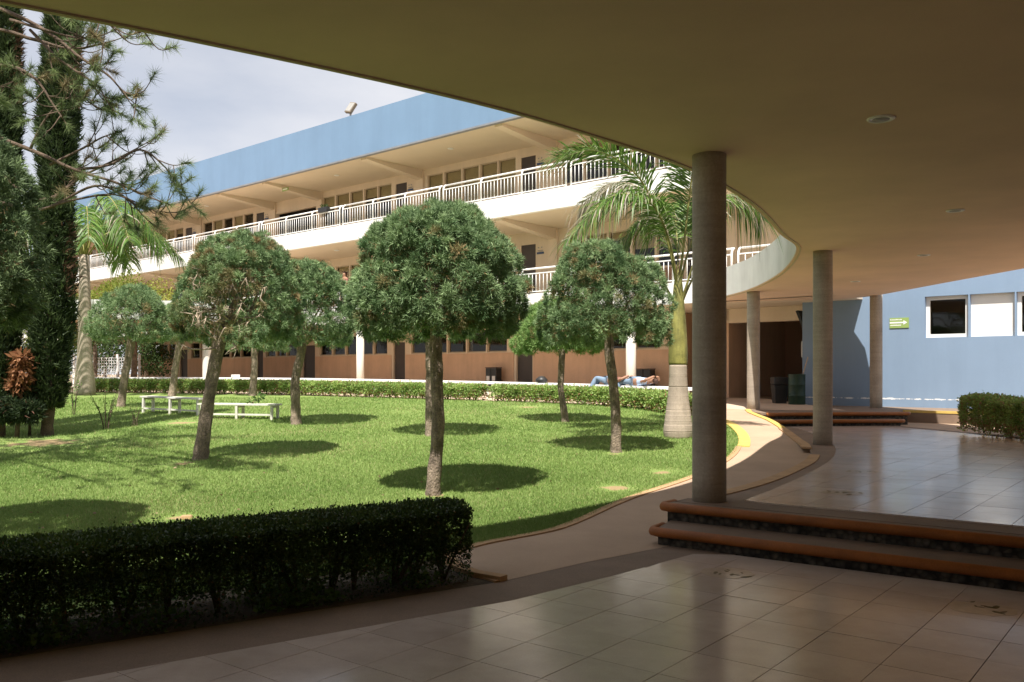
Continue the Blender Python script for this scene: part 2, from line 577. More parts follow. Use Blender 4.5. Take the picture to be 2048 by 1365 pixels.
def lawn_mat():
    m = bpy.data.materials.new('lawn_grass')
    m.use_nodes = True
    t = m.node_tree
    b = t.nodes['Principled BSDF']
    b.inputs['Roughness'].default_value = 0.9
    b.inputs['Specular IOR Level'].default_value = 0.15
    c = ramp2(t, noise(t, 0.55, 6, 0.6), (0.165, 0.245, 0.06), (0.25, 0.33, 0.10), 0.3, 0.7)
    c = mixc(t, ramp2(t, noise(t, 2.2, 6, 0.7), (0, 0, 0), (0.6, 0.6, 0.6), 0.55, 0.75), c, (0.34, 0.35, 0.14))
    c = mixc(t, 1.0, c, ramp2(t, noise(t, 55, 3, 0.7), (0.62,) * 3, (1.3,) * 3, 0.3, 0.72), 'MULTIPLY')
    pos = t.nodes.new('ShaderNodeNewGeometry').outputs['Position']
    nz = noise(t, 3.5, 5, 0.65)
    for x, y, r in PATCHES:
        d = t.nodes.new('ShaderNodeVectorMath')
        d.operation = 'DISTANCE'
        d.inputs[1].default_value = (x, y, g(y))
        t.links.new(pos, d.inputs[0])
        a = t.nodes.new('ShaderNodeMath')
        a.operation = 'MULTIPLY_ADD'
        a.inputs[1].default_value = 1.0 / r
        t.links.new(d.outputs['Value'], a.inputs[0])
        s = t.nodes.new('ShaderNodeMath')
        s.operation = 'MULTIPLY'
        s.inputs[1].default_value = 1.3
        t.links.new(nz, s.inputs[0])
        t.links.new(s.outputs[0], a.inputs[2])
        c = mixc(t, ramp2(t, a.outputs[0], (0.85, 0.85, 0.85), (0, 0, 0), 0.85, 1.45), c, (0.36, 0.24, 0.14))
    t.links.new(c, b.inputs['Base Color'])
    bump(t, noise(t, 45, 3, 0.7), 0.7, 0.03, b)
    return m


M['lawn'] = lawn_mat()


# ------------------------------------------------------------------ foliage tools
def fast_mesh(name, V, F, mat_, tint=None, dry=None):
    """V: (n,3) floats, F: (m,k) ints, all faces with k corners"""
    me = bpy.data.meshes.new(name)
    k = F.shape[1]
    me.vertices.add(len(V))
    me.vertices.foreach_set('co', np.ascontiguousarray(V, np.float32).ravel())
    me.loops.add(F.size)
    me.loops.foreach_set('vertex_index', np.ascontiguousarray(F, np.int32).ravel())
    me.polygons.add(len(F))
    me.polygons.foreach_set('loop_start', np.arange(0, F.size, k, dtype=np.int32))
    me.polygons.foreach_set('loop_total', np.full(len(F), k, np.int32))
    me.update(calc_edges=True)
    for nm, a in (('tint', tint), ('dry', dry)):
        if a is None: a = np.zeros(len(F))
        at = me.attributes.new(nm, 'FLOAT', 'FACE')
        at.data.foreach_set('value', np.ascontiguousarray(a, np.float32))
    me.materials.append(mat_)
    return me


def unit(a):
    return a / (np.linalg.norm(a, axis=-1, keepdims=True) + 1e-9)


def needles(P, D, L, W, rng):
    """one thin triangle per row"""
    s = unit(np.cross(D, rng.normal(size=P.shape)))
    V = np.stack([P - s * W[:, None] / 2, P + s * W[:, None] / 2, P + D * L[:, None]], 1).reshape(-1, 3)
    return V, np.arange(len(V)).reshape(-1, 3)


def leaves(P, D, L, W, rng):
    """one kite-shaped leaf per row"""
    s = unit(np.cross(D, rng.normal(size=P.shape)))
    mid = P + D * (L * 0.45)[:, None]
    V = np.stack([P, mid - s * W[:, None] / 2, P + D * L[:, None], mid + s * W[:, None] / 2], 1).reshape(-1, 3)
    return V, np.arange(len(V)).reshape(-1, 4)


def lump(D, rng, n=14, amp=0.1, sharp=5.0):
    """smooth bumps on a sphere of directions"""
    c = unit(rng.normal(size=(n, 3)))
    a = rng.uniform(-1, 1, n) * amp
    return (np.exp(sharp * (D @ c.T - 1)) * a).sum(1)


def sprays(P, N, rng, size, k, spread, wid, droop=0.0):
    n = len(P)
    base = np.repeat(P, k, 0)
    D = unit(np.repeat(N, k, 0) + rng.normal(size=(n * k, 3)) * spread + np.array([0, 0, -droop]))
    L = size * rng.uniform(0.55, 1.25, n * k)
    base = base + rng.normal(size=base.shape) * size * 0.12
    return needles(base, D, L, L * wid, rng)


def dome_crown(name, c, rad, z0, z1, rng, n, mat_, parent, size=0.06, dryness=0.03, dry_dirs=(), holes=(), flat=0.30):
    """clipped dome built of many small bristling tufts of needle sprays; c = (x, y), n = sprays"""
    h = z1 - z0
    zc = z0 + h * flat
    nt = int(760 * (rad / 1.07) ** 2)
    per = max(8, int(n / nt))

    def place(d, r):
        up = d[:, 2] >= 0
        hor = np.sqrt(d[:, 0] ** 2 + d[:, 1] ** 2)
        f = np.where(up, 1.0, np.minimum(1.0, 0.93 / np.maximum(hor, 0.4)) ** 0.35)
        return np.stack([c[0] + d[:, 0] * r * rad * f, c[1] + d[:, 1] * r * rad * f,
                         np.where(up, zc + d[:, 2] * r * (z1 - zc), zc + d[:, 2] * r * (zc - z0) * 1.35)], 1)
    d = unit(rng.normal(size=(nt, 3)))
    d[:, 2] = np.where(d[:, 2] < -0.55, -d[:, 2], d[:, 2])
    lm = lump(d, rng, 60, 0.13, 24) + lump(d, rng, 8, 0.05, 4)
    depth = rng.choice([0.97, 0.90, 0.78], nt, p=[0.60, 0.22, 0.18])
    C = place(d, (depth + lm) * (1 + rng.normal(0, 0.018, nt)))
    O = unit(np.stack([d[:, 0], d[:, 1], np.where(d[:, 2] > 0, d[:, 2] * 0.9 + 0.2, d[:, 2] * 0.8)], 1))
    rho = rng.uniform(0.055, 0.115, nt) * (rad / 1.07)
    ttint = np.clip(rng.normal(0.5, 0.22, nt), 0, 1)
    tdry = (rng.random(nt) < dryness) * rng.uniform(0.5, 1, nt)
    keep = np.ones(nt, bool)
    for dv, ang in dry_dirs:
        w = np.clip((d @ unit(np.array(dv, float)) - math.cos(ang)) * 8, 0, 1)
        tdry = np.maximum(tdry, w * (rng.random(nt) < 0.6) * rng.uniform(0.5, 1.0, nt))
    for dv, ang in holes:
        keep &= ~((d @ unit(np.array(dv, float)) > math.cos(ang)) & (rng.random(nt) < 0.85))
    C, O, rho, ttint, tdry, d = C[keep], O[keep], rho[keep], ttint[keep], tdry[keep], d[keep]
    m = len(C) * per
    e = unit(np.repeat(O, per, 0) * 0.75 + rng.normal(size=(m, 3)) * 0.62)
    P = np.repeat(C, per, 0) + e * (np.repeat(rho, per) * rng.uniform(0.25, 1.0, m) ** 0.5)[:, None]
    N = e
    tint = np.clip(np.repeat(ttint, per) + rng.normal(0, 0.15, m), 0, 1)
    dry = np.clip(np.repeat(tdry, per) * rng.uniform(0.5, 1, m) + (rng.random(m) < 0.012) * 0.9, 0, 1)
    # inner growth seen through the gaps, tinted darker to deepen their shade
    nf = int(n * 0.22)
    df = unit(rng.normal(size=(nf, 3)))
    df[:, 2] = np.where(df[:, 2] < -0.55, -df[:, 2], df[:, 2])
    kf = np.ones(nf, bool)
    for dv, ang in holes:
        kf &= ~((df @ unit(np.array(dv, float)) > math.cos(ang * 0.8)) & (rng.random(nf) < 0.7))
    df = df[kf]
    nf = len(df)
    Pf = place(df, rng.uniform(0.55, 0.88, nf))
    P, N = np.concatenate([P, Pf]), np.concatenate([N, unit(df + rng.normal(size=(nf, 3)) * 0.8)])
    tint = np.concatenate([tint, rng.uniform(0, 0.6, nf)])
    dry = np.concatenate([dry, (rng.random(nf) < 0.25) * 0.8])
    k = 3
    V, F = sprays(P, N, rng, size, k, 0.5, 0.18)
    me = fast_mesh(name, V, F, mat_, np.repeat(tint, k), np.repeat(dry, k))
    return link(bpy.data.objects.new(name, me), parent)


def ball_crown(name, centres, radii, rng, n, mat_, parent, leaf=0.07, dry=0.02, wid=0.6, kind='leaf', droop=0.0):
    centres = np.array(centres, float)
    radii = np.array(radii, float)
    i = rng.choice(len(centres), n, p=radii ** 2 / (radii ** 2).sum())
    d = unit(rng.normal(size=(n, 3)))
    r = radii[i] * (rng.uniform(0.35, 1.05, n) ** 0.6) * (1 + lump(d, rng, 14, 0.25, 6))
    P = centres[i] + d * r[:, None] * np.array([1, 1, 0.85])
    D = unit(d + rng.normal(size=(n, 3)) * 0.8 + np.array([0, 0, 0.1 - droop]))
    L = leaf * rng.uniform(0.6, 1.3, n)
    V, F = (leaves if kind == 'leaf' else needles)(P, D, L, L * wid, rng)
    tint = np.clip(rng.uniform(0.1, 0.75, len(centres))[i] + rng.normal(0, 0.2, n), 0, 1)
    me = fast_mesh(name, V, F, mat_, tint, (rng.random(n) < dry).astype(float))
    return link(bpy.data.objects.new(name, me), parent)


# ------------------------------------------------------------------ setting: ground, lawn, paths
g_ext = [(-300, -200), (0.5, -200), (0.5, 7.0), (2.2, 9.3), (5.1, 15.0), (5.7, 22.3), (8.0, 30.0), (300, 30), (300, 500), (-300, 500)]
tag(sheet('ground', g_ext, -0.03, M['ground']), kind='structure')

lawn_edge = curve([(-0.09, 6.76), (-0.42, 7.19), (-0.55, 7.7), (-0.28, 8.24), (0.51, 9.1), (1.39, 10.65), (2.52, 12.32),
                   (3.5, 14.2), (4.2, 16.29), (4.6, 18.3), (4.75, 20.2), (4.6, 22.0), (3.9, 23.4)], 6)
lawn_far = curve([(3.9, 23.4), (2.4, 25.6), (-1.98, 28.6), (-7.55, 31.6), (-12.4, 33.3), (-17, 34.2), (-23, 31.5), (-27, 25)], 4)
bed_front = [(-12.0, -1.35), (-2.86, 4.93), (-0.56, 6.45), (-0.09, 6.76)]
LAWN = lawn_edge + lawn_far[1:] + [(-28.5, 17), (-26, 9), (-20, 3.2), (-14, -1)] + bed_front[:-1]
tag(sheet('lawn', LAWN, 0.0, M['lawn']), kind='structure')
bed_back = [(-12.6, -0.35), (-3.2, 5.75), (-1.0, 7.3), (-0.55, 7.66)]
tag(sheet('hedge_bed', bed_front + [(-0.40, 7.15), (-0.5, 7.45)] + bed_back[::-1], 0.005, M['soil']), kind='structure')

plat_edge = curve([(1.50, 8.60), (2.29, 9.5), (3.0, 10.5), (3.75, 11.8), (4.35, 13.0), (4.9, 14.5), (5.3, 16.0), (5.72, 18.5),
                   (5.95, 20.3), (6.0, 21.5)], 6)
path_outer = [(-0.09, 6.76), (0.62, 7.45), (1.45, 8.15), (1.95, 8.60)] + plat_edge[3:]
PATH = lawn_edge[:-6] + [(4.5, 23.0), (5.4, 24.2), (6.2, 23.2)] + path_outer[::-1]
tag(sheet('path', PATH, 0.006, M['path']), kind='structure')
tag(sheet('border_strip', [(-12.0, -1.35), (-2.86, 4.93), (-0.56, 6.45), (-0.09, 6.76), (0.62, 7.45), (1.45, 8.15), (2.1, 8.0), (1.93, 7.71),
                           (1.59, 7.746), (0.78, 6.9), (0, 6.16), (-2.26, 4.575), (-12.0, -2.25)], 0.004, M['aggregate']), kind='structure')
# paved yard between the far hedge and the building
tag(sheet('paved_yard', lawn_far + [(-30, 25), (-36, 34), (-30, 48), (-18, 52), (2.9, 34.1), (8.5, 29.2), (8.7, 23.0), (6.2, 23.2), (5.4, 24.2), (4.5, 23.0)],
          0.0025, mat('pale_yard_paving', (0.52, 0.40, 0.30), 0.85, 0.1, 1.0, 0.1, 60)), kind='structure')
tag(MB().prism([(0.5, -200), (300, -200), (300, 30.1), (8.0, 30.1), (5.7, 22.3), (5.1, 15.0), (2.2, 9.3), (0.5, 7.0)], -0.6, -0.25).build('low_ground', M['ground']), kind='structure')
tag(MB().prism([(9.2, 21.6), (9.2, -5), (60, -5), (60, 23.5), (9.8, 23.5)], -0.2, 0.318).build('side_paving', M['path']), kind='structure')

# kerbs along the lawn: plain near the camera, yellow paint at the far bend
i_y = [i for i, p in enumerate(lawn_edge) if p[1] > 15.4][0]
near_k = lawn_edge[:i_y + 1]
k1 = tag(strip('lawn_kerb', offset(near_k, 0.05), offset(near_k, -0.05), -0.05, 0.02, M['kerb'], zfun=g), kind='structure')
far_k = lawn_edge[i_y:-2]
k2 = tag(strip('yellow_kerb', offset(far_k, 0.02), offset(far_k, -0.19), -0.05, 0.03, M['yellow'], zfun=g), kind='structure')
bk = curve([(-0.55, 7.66), (-0.46, 7.25), (-0.30, 6.98), (-0.06, 6.79)], 5)
tag(strip('bed_kerb', offset(bk, 0.04), offset(bk, -0.05), -0.03, 0.045, M['kerb']), kind='structure')

# ------------------------------------------------------------------ tiled floors and platforms
P1, P2 = 0.33, 0.63
SD = np.array([0.8, -0.6])          # along the steps, to the right
SN = np.array([0.6, 0.8])           # away from the camera


def stp(c, t):
    """point on the line SN.p = c, t metres along SD from the origin's foot"""
    p = SN * c + SD * t
    return (float(p[0]), float(p[1]))


LOWER = [(1.59, 7.746), (1.93, 7.71)] + [stp(7.40, 9.5), (10, -6.9), (-11.9, -6.9), (-11.9, -2.24), (-2.26, 4.575), (0, 6.16), (0.78, 6.9)]
lower_floor = tag(MB().prism([(p[0], p[1]) for p in LOWER], -0.2, -0.004).build('lower_floor', M['grout']), kind='structure')

tile_in = curve([(2.31, 8.77), (2.98, 9.84), (4.05, 11.7), (5.05, 13.8), (5.75, 15.9), (6.25, 18.2), (6.55, 20.2), (6.6, 20.9)], 5)
right_tile = [(9.0, 20.6), (9.5, 18.55), (9.75, 16.4), (10.0, 13.0), (10.1, 6.0)]
TILED = tile_in + right_tile + [stp(8.35, 5.4), stp(8.35, -3.2)]
TILED = [p for p in TILED if SN @ np.array(p) >= 8.34]
front = [stp(7.98, 5.6), stp(7.98, -3.96)]
PLAT = plat_edge + [(9.35, 21.4), (9.9, 18.6), (10.15, 16.4), (10.4, 13.0), (10.5, 6.0)] + front
PLAT = [p for p in PLAT if SN @ np.array(p) >= 7.97]
platform = tag(MB().prism(PLAT, -0.2, P1).build('platform_floor', M['aggregate']), kind='structure')

TH = -0.668
TS = 0.439
TI = np.array([math.cos(TH), math.sin(TH)])
TJ = np.array([-math.sin(TH), math.cos(TH)])


def clip_poly_to_square(poly, cx, cy, half):
    q = poly
    for ax_, s_ in ((TI, 1), (TI, -1), (TJ, 1), (TJ, -1)):
        a, b = ax_ * s_
        q = clip_half(q, a, b, a * cx + b * cy + half)
        if len(q) < 3: return []
    return q


def lay_tiles(region, parent, ztop, origin, want, limit):
    """square tiles with open joints, cut at the edge of the region; nearest ones are parts of their own"""
    half = TS / 2 - 0.0022
    full = MB().box(-half, half, -half, half, -0.02, 0.0).mesh('tile', M['tile'])
    cells = []
    for i in range(-45, 46):
        for j in range(-45, 46):
            c = np.array(origin) + TI * (i + 0.5) * TS + TJ * (j + 0.5) * TS
            if want(c): cells.append((float(np.linalg.norm(c)), c))
    cells.sort(key=lambda q: q[0])
    R_ = np.array(region)
    made, rest = 0, MB()
    for d_, c in cells:
        cor = np.array([c + TI * sx * half + TJ * sy * half for sx, sy in ((-1, -1), (1, -1), (1, 1), (-1, 1))])
        ins = inside(region, cor[:, 0], cor[:, 1])
        if ins.all():
            if made < limit:
                inst('tile', full, parent, (c[0], c[1], ztop + RNG.normal(0, 0.0004)), (RNG.normal(0, 0.0009), RNG.normal(0, 0.0009), TH))
            else:
                rest.prism([tuple(p) for p in cor], ztop - 0.02, ztop)
        else:
            q = clip_poly_to_square(region, c[0], c[1], half)
            if len(q) < 3 or abs(area2(q)) < 0.004: continue
            if made < limit:
                MB().prism(q, ztop - 0.02, ztop).build('tile', M['tile'], parent)
            else:
                rest.prism(q, ztop - 0.02, ztop)
        made += 1
    if rest.v:
        tag(rest.build('far_tiling', M['tile'], parent), kind='stuff')


ORG = (0.6056 * 1.6, 3.5137 * 1.6)
lay_tiles(LOWER, lower_floor, 0.016, ORG, lambda c: c[1] > 2.6 and abs(c[0]) < 0.62 * c[1] + 0.7, 290)
# ground behind the camera: the same tiling seen only in passing
rest_t = MB()
for i in range(-30, 30):
    for j in range(-30, 12):
        c = np.array(ORG) + TI * (i + 0.5) * TS + TJ * (j + 0.5) * TS
        if (c[1] > 2.6 and abs(c[0]) < 0.62 * c[1] + 0.7) or c[1] > 6: continue
        cor = np.array([c + TI * sx * 0.217 + TJ * sy * 0.217 for sx, sy in ((-1, -1), (1, -1), (1, 1), (-1, 1))])
        if inside(LOWER, cor[:, 0], cor[:, 1]).all():
            rest_t.raw([(p[0], p[1], 0.016) for p in cor], [(0, 1, 2, 3)])
tag(rest_t.build('rear_tiling', M['tile'], lower_floor), kind='stuff')
lay_tiles(TILED, platform, P1 + 0.012, (4.36, 9.02), lambda c: c[1] > 5.0 and c[0] < 10.3 and c[0] < 0.66 * c[1] + 0.8 and c[1] < 21.3, 295)


def bullnose(pts, r, zt, mat_, parent, name='nosing'):
    """rounded step edge along a polyline, its top at zt"""
    return MB().tube([(p[0], p[1], zt - r) for p in pts], r, 12).build(name, mat_, parent, smooth=True)


def flight(name, edges, risers, zs, label, r=0.045):
    t = empty(name, (edges[0][0][0], edges[0][0][1], 0))
    tag(t, label, 'steps')
    inv = -np.array([edges[0][0][0], edges[0][0][1]])
    for (e, (body, z0), zt) in zip(edges, risers, zs):
        e = [tuple(np.array(p) + inv) for p in e]
        b = [tuple(np.array(p) + inv) for p in body]
        bullnose(e, r, zt + 0.006, M['nosing'], t)
        MB().prism(b, zt - 0.05, zt - 0.004).build('tread', M['aggregate'], t)
        MB().prism(b, z0, zt - 0.0502).build('riser', M['riser'], t)
    return t


near_steps = flight('entrance_steps',
                    [[stp(7.66, -3.93), stp(7.45, -3.92), stp(7.40, -3.90), stp(7.378, -3.84), stp(7.375, -3.75), stp(7.375, 6.2)],
                     [stp(8.10, -4.03), stp(7.90, -4.04), stp(7.85, -4.02), stp(7.828, -3.96), stp(7.825, -3.87), stp(7.825, 6.2)]],
                    [([stp(7.40, -3.85), stp(7.40, 6.2), stp(7.86, 6.2), stp(7.86, -3.95)], -0.02),
                     ([stp(7.85, -3.98), stp(7.85, 6.2), stp(8.3, 6.2), stp(8.3, -3.98)], 0.0)],
                    [0.165, 0.33], 'near pair of steps with terracotta bullnose edges and dark stone risers beside the thick column')
far_steps = flight('far_steps',
                   [[(6.15, 21.02), (9.45, 21.45), (9.55, 21.55)], [(6.2, 21.5), (9.85, 21.98), (9.93, 22.1)]],
                   [([(6.0, 21.04), (9.45, 21.49), (9.45, 22.2), (6.0, 22.2)], 0.3), ([(6.05, 21.52), (9.86, 22.02), (9.9, 23.0), (6.05, 23.0)], 0.3)],
                   [0.48, 0.635], 'far low pair of terracotta steps leading up to the blue wall')
P2POLY = [(6.05, 22.6), (9.9, 22.6), (10.25, 23.15), (19, 15.55), (24, 21), (16, 34), (4, 34), (2.95, 34.0), (8.6, 29.0), (5.8, 24.2)]
upper_floor = tag(MB().prism(P2POLY, 0.2, P2).build('upper_floor', M['aggregate']), kind='structure')
ykl = [(10.25, 23.15), (19, 15.55)]
tag(strip('yellow_kerb', offset(ykl, 0.10), offset(ykl, -0.012), 0.575, 0.637, M['yellow']), kind='structure')

# orange edging of the platform and of the ramp beyond it
e1 = [p for p in plat_edge if 9.0 < p[1] < 13.9]
tag(strip('platform_edging', offset(e1, 0.02), offset(e1, -0.14), 0.1, P1 + 0.012, M['kerb']), kind='structure')
e2 = [p for p in plat_edge if 14.6 < p[1] < 18.7]
e3 = [p for p in plat_edge if 18.4 < p[1] < 21.5] + [(6.05, 22.3), (6.2, 23.1)]
tag(strip('yellow_edging', offset(e3, 0.11), offset(e3, -0.02), 0.0, 0.032, M['yellow'], zfun=lambda y: max(g(y), P1 + 0.005)), kind='structure')
tag(strip('ramp_edging', offset(e2, 0.14), offset(e2, -0.02), 0.0, 0.03, M['kerb'], zfun=lambda y: max(g(y), P1 + 0.005)), kind='structure')

# worn floor stickers
for k, (x, y, z, lab) in enumerate([(1.71, 7.02, 0.0165, 'worn yellowish floor sticker just below the near steps by the column reflection'),
                                    (3.17, 5.95, 0.0165, 'worn floor sticker with dark flakes near the front of the lower tiles'),
                                    (3.48, 9.31, P1 + 0.0125, 'worn floor sticker on the raised tiles nearer the step edge'),
                                    (4.49, 11.3, P1 + 0.0125, 'small worn floor sticker farther back on the raised tiles')]):
    rg = random.Random(k + 3)
    t = tag(empty('floor_sticker', (x, y, z)), lab, 'sticker', 'worn stickers on the tiled floor')
    n = 22
    MB().prism([(0.21 * (1 + rg.uniform(-.14, .1)) * math.cos(2 * math.pi * i / n), 0.19 * (1 + rg.uniform(-.14, .1)) * math.sin(2 * math.pi * i / n)) for i in range(n)],
               0.0, 0.0008).build('film', M['stick_film'], t)
    for q in range(8):
        a = rg.uniform(0, 6.3)
        rr = rg.uniform(0.03, 0.19)
        cx, cy, ro = rr * math.cos(a), rr * math.sin(a), rg.uniform(0, 3.1)
        el = rg.uniform(0.02, 0.055)
        pts = []
        for i in range(9):
            b_ = 2 * math.pi * i / 9
            u, v = el * math.cos(b_) * rg.uniform(.8, 1.2), el * 0.42 * math.sin(b_) * rg.uniform(.7, 1.2)
            pts.append((cx + u * math.cos(ro) - v * math.sin(ro), cy + u * math.sin(ro) + v * math.cos(ro)))
        MB().prism(pts, 0.0009, 0.0018).build('flake', M['soft_brown'], t)

# ------------------------------------------------------------------ ring canopy over the walkway
CZ, FT = 3.77, 4.59
ring_in = curve([(5.6, 27.2), (6.0, 25.2), (6.15, 22.6), (5.78, 19.0), (5.0, 15.55), (4.2, 13.84), (3.1, 11.45), (1.95, 9.54), (0.72, 8.12),
                 (-0.64, 6.86), (-3.02, 5.2), (-6, 3.5), (-10, 2.1), (-14, 2.1), (-18, 4.2), (-23, 9), (-26.5, 16), (-26.5, 24), (-24, 30.5),
                 (-20, 34.6), (-16, 36.0), (-13.0, 36.7), (-11.8, 38.4), (-11.5, 41.3)], 6)
ring_out = curve([(9.7, 25.9), (10.1, 25.0), (10.2, 24.4), (10.4, 21.07), (10.6, 18.3), (10.8, 15.5), (10.9, 12), (10.9, 7), (10.6, 1),
                  (9.5, -6.8), (0, -6.9), (-8, -6.9), (-14, -6.0), (-19, -3.5), (-24, -0.5), (-29, 6), (-32.5, 15), (-32.5, 25), (-30, 34),
                  (-25.5, 40), (-20, 45), (-17, 46.2), (-14.5, 44.4), (-12.2, 42.4)], 6)
canopy = tag(empty('walkway_canopy', (0, 0, 0)), 'curved flat concrete canopy with cream ceiling sweeping round the courtyard', 'canopy')


def ring_ribbon(name, A, B, za, zb, mat_, parent):
    n = len(A)
    m = MB()
    v, f = [], []
    for i in range(n):
        v += [(*A[i], za), (*B[i], za), (*A[i], zb), (*B[i], zb)]
    for i in range(n - 1):
        a, b = 4 * i, 4 * i + 4
        f += [(a, b, b + 1, a + 1), (a + 2, a + 3, b + 3, b + 2), (a, a + 2, b + 2, b), (a + 1, b + 1, b + 3, a + 3)]
    f += [(0, 1, 3, 2), (4 * n - 4, 4 * n - 2, 4 * n - 1, 4 * n - 3)]
    o = m.raw(v, f).build(name, mat_, parent)
    return o


in_b = offset(ring_in, 0.16)
out_b = offset(ring_out, -0.16)
ring_ribbon('ceiling_slab', offset(ring_in, 0.006), offset(ring_out, -0.006), CZ, CZ + 0.30, M['ceiling'], canopy)
ring_ribbon('inner_fascia', ring_in, in_b, CZ + 0.02, FT, M['fascia'], canopy)
ring_ribbon('outer_fascia', out_b, ring_out, CZ + 0.02, FT, M['fascia'], canopy)
ring_ribbon('edge_bead', offset(ring_in, 0.055), offset(ring_in, 0.085), CZ - 0.014, CZ + 0.002, M['trim'], canopy)

# round concrete columns
for (x, y, z, r, lab) in [(1.965, 8.80, P1, 0.167, 'thick near concrete column standing on the top step'),
                          (5.53, 15.72, P1, 0.167, 'middle concrete column beside the curved edge of the tiled platform'),
                          (6.42, 23.5, P2, 0.168, 'slim pale column at the bend of the path beside the yellow kerb'),
                          (10.2, 24.75, P2, 0.166, 'far concrete column in front of the sunlit blue wall'),
                          (-12.99, 37.6, g(37), 0.175, 'white ring column behind the leaning clipped tree')]:
    m = MB()
    prof = []
    rg = random.Random(int(x * 10))
    zz = z - 0.04
    while zz < CZ + 0.01:
        prof.append((r * (1 + rg.uniform(-0.006, 0.006)), zz))
        zz += 0.31
    prof.append((r, CZ + 0.02))
    m.lathe(prof, x, y, 32)
    tag(m.build('concrete_column', M['pillar_white'] if x < -5 else M['concrete'], smooth=True), lab, 'column', 'round columns carrying the canopy')

# recessed ceiling lights
for x, y, lab in [(3.14, 7.52, 'round recessed ceiling light nearest the camera, above the steps'), (5.9, 11.76, 'second recessed ceiling light from the camera'),
                  (7.55, 16.2, 'third recessed ceiling light, faint, above the tiled platform'), (8.1, 20.84, 'farthest recessed ceiling light, before the far steps')]:
    t = tag(empty('ceiling_light', (x, y, CZ)), lab, 'ceiling light', 'recessed lights in the canopy ceiling')
    MB().lathe([(0.075, 0.002), (0.075, -0.012), (0.105, -0.014), (0.115, -0.006), (0.115, 0.002)], n=28).build('rim', M['frame_white'], t, True)
    MB().lathe([(0.001, -0.016), (0.04, -0.017), (0.055, -0.010), (0.07, -0.013), (0.07, 0.001), (0.001, 0.001)], n=24).build('lamp', M['grey_metal'], t, True)

# wall of the lobby behind the camera
tag(MB().box(-12, 10, -7.2, -6.95, -0.1, CZ + 0.3).build('rear_wall', M['cream']), kind='structure')

tag(MB().box(11.0, 11.25, -7.0, 11.5, -0.1, CZ + 0.3).build('side_light_blocker', M['cream']), kind='structure')  # unseen wall added to keep light from the right off the walkway

# ------------------------------------------------------------------ school building
BO = (0.64, 31.6)
BR = math.atan2(-0.656, 0.755)
AX, AY = np.array([math.cos(BR), math.sin(BR)]), np.array([-math.sin(BR), math.cos(BR)])


def bw(x, v):
    p = np.array(BO) + AX * x + AY * v
    return (float(p[0]), float(p[1]))


V = 3.45
XL, XR = -47.0, 10.95
F1, F2 = 4.44, 8.05
bld = tag(empty('school_building', (*BO, 0), BR), 'long three-storey cream school building with blue roof parapet and white balconies', 'building')
MB().box(XL, XR, -0.14, 0.12, 10.87, 12.68).build('parapet', M['blue_parapet'], bld)
MB().box(XL, XR, -0.17, 0.02, 10.80, 10.872).build('drip_edge', M['grey_edge'], bld)
MB().box(XL, XR, 0.02, V + 6, 10.85, 11.05).build('roof_slab', M['soffit'], bld)
for zt, zb, nm in ((F2, 7.34, 'top'), (F1, 3.77, 'low')):
    MB().box(XL, XR, -0.06, 0.14, zb, zt).build('balcony_fascia', M['white_slab'], bld)
    MB().box(XL, XR, 0.14, V + 6, zb + 0.01, zt - 0.02).build('balcony_floor', M['soffit'], bld)
PIL = [6.1, -1.63, -9.36, -16.85, -20.95, -28.6, -36.3, -44.0]
for z in (10.85, 7.35):
    for x in PIL:
        MB().raw([(x - .19, 0.13, z - 0.10), (x + .19, 0.13, z - 0.10), (x + .19, V, z - 0.42), (x - .19, V, z - 0.42),
                  (x - .19, 0.13, z + 0.02), (x + .19, 0.13, z + 0.02), (x + .19, V, z + 0.02), (x - .19, V, z + 0.02)],
                 [(0, 3, 2, 1), (4, 5, 6, 7), (0, 1, 5, 4), (1, 2, 6, 5), (2, 3, 7, 6), (3, 0, 4, 7)]).build('beam', M['soffit'], bld)
for z0, z1 in ((F2, 10.85), (F1, 7.35)):
    for x in PIL:
        MB().box(x - 0.23, x + 0.23, V - 0.10, V + 0.05, z0, z1).build('pilaster', M['cream'], bld)


def wall_open(name, x0, x1, z0, z1, v0, v1, ops, mat_, parent):
    """a wall with real openings (xa, xb, za, zb)"""
    m = MB()
    x = x0
    for xa, xb, za, zb in sorted(ops):
        if xa > x: m.box(x, xa, v0, v1, z0, z1)
        if za > z0: m.box(xa, xb, v0, v1, z0, za)
        if zb < z1: m.box(xa, xb, v0, v1, zb, z1)
        x = xb
    if x < x1: m.box(x, x1, v0, v1, z0, z1)
    return m.build(name, mat_, parent)


rb = random.Random(5)


def window(xa, xb, za, zb, v, parent, fm, blind, bar=None, depth=0.07, fw=0.045):
    m = MB()
    m.box(xa, xb, v, v + depth, za, za + fw).box(xa, xb, v, v + depth, zb - fw, zb)
    m.box(xa, xa + fw, v, v + depth, za + fw, zb - fw).box(xb - fw, xb, v, v + depth, za + fw, zb - fw)
    if bar: m.box(xa + fw, xb - fw, v + 0.005, v + depth - 0.005, bar - fw / 2, bar + fw / 2)
    w = m.build('window', fm, parent)
    MB().box(xa + fw, xb - fw, v + depth * 0.5, v + depth * 0.5 + 0.006, za + fw, zb - fw).build('pane', M['glass'], w)
    if blind > 0:
        MB().box(xa + fw, xb - fw, v + depth + 0.02, v + depth + 0.03, zb - fw - (zb - za - 2 * fw) * blind, zb - fw).build('blind', M['blind'], w)
    return w


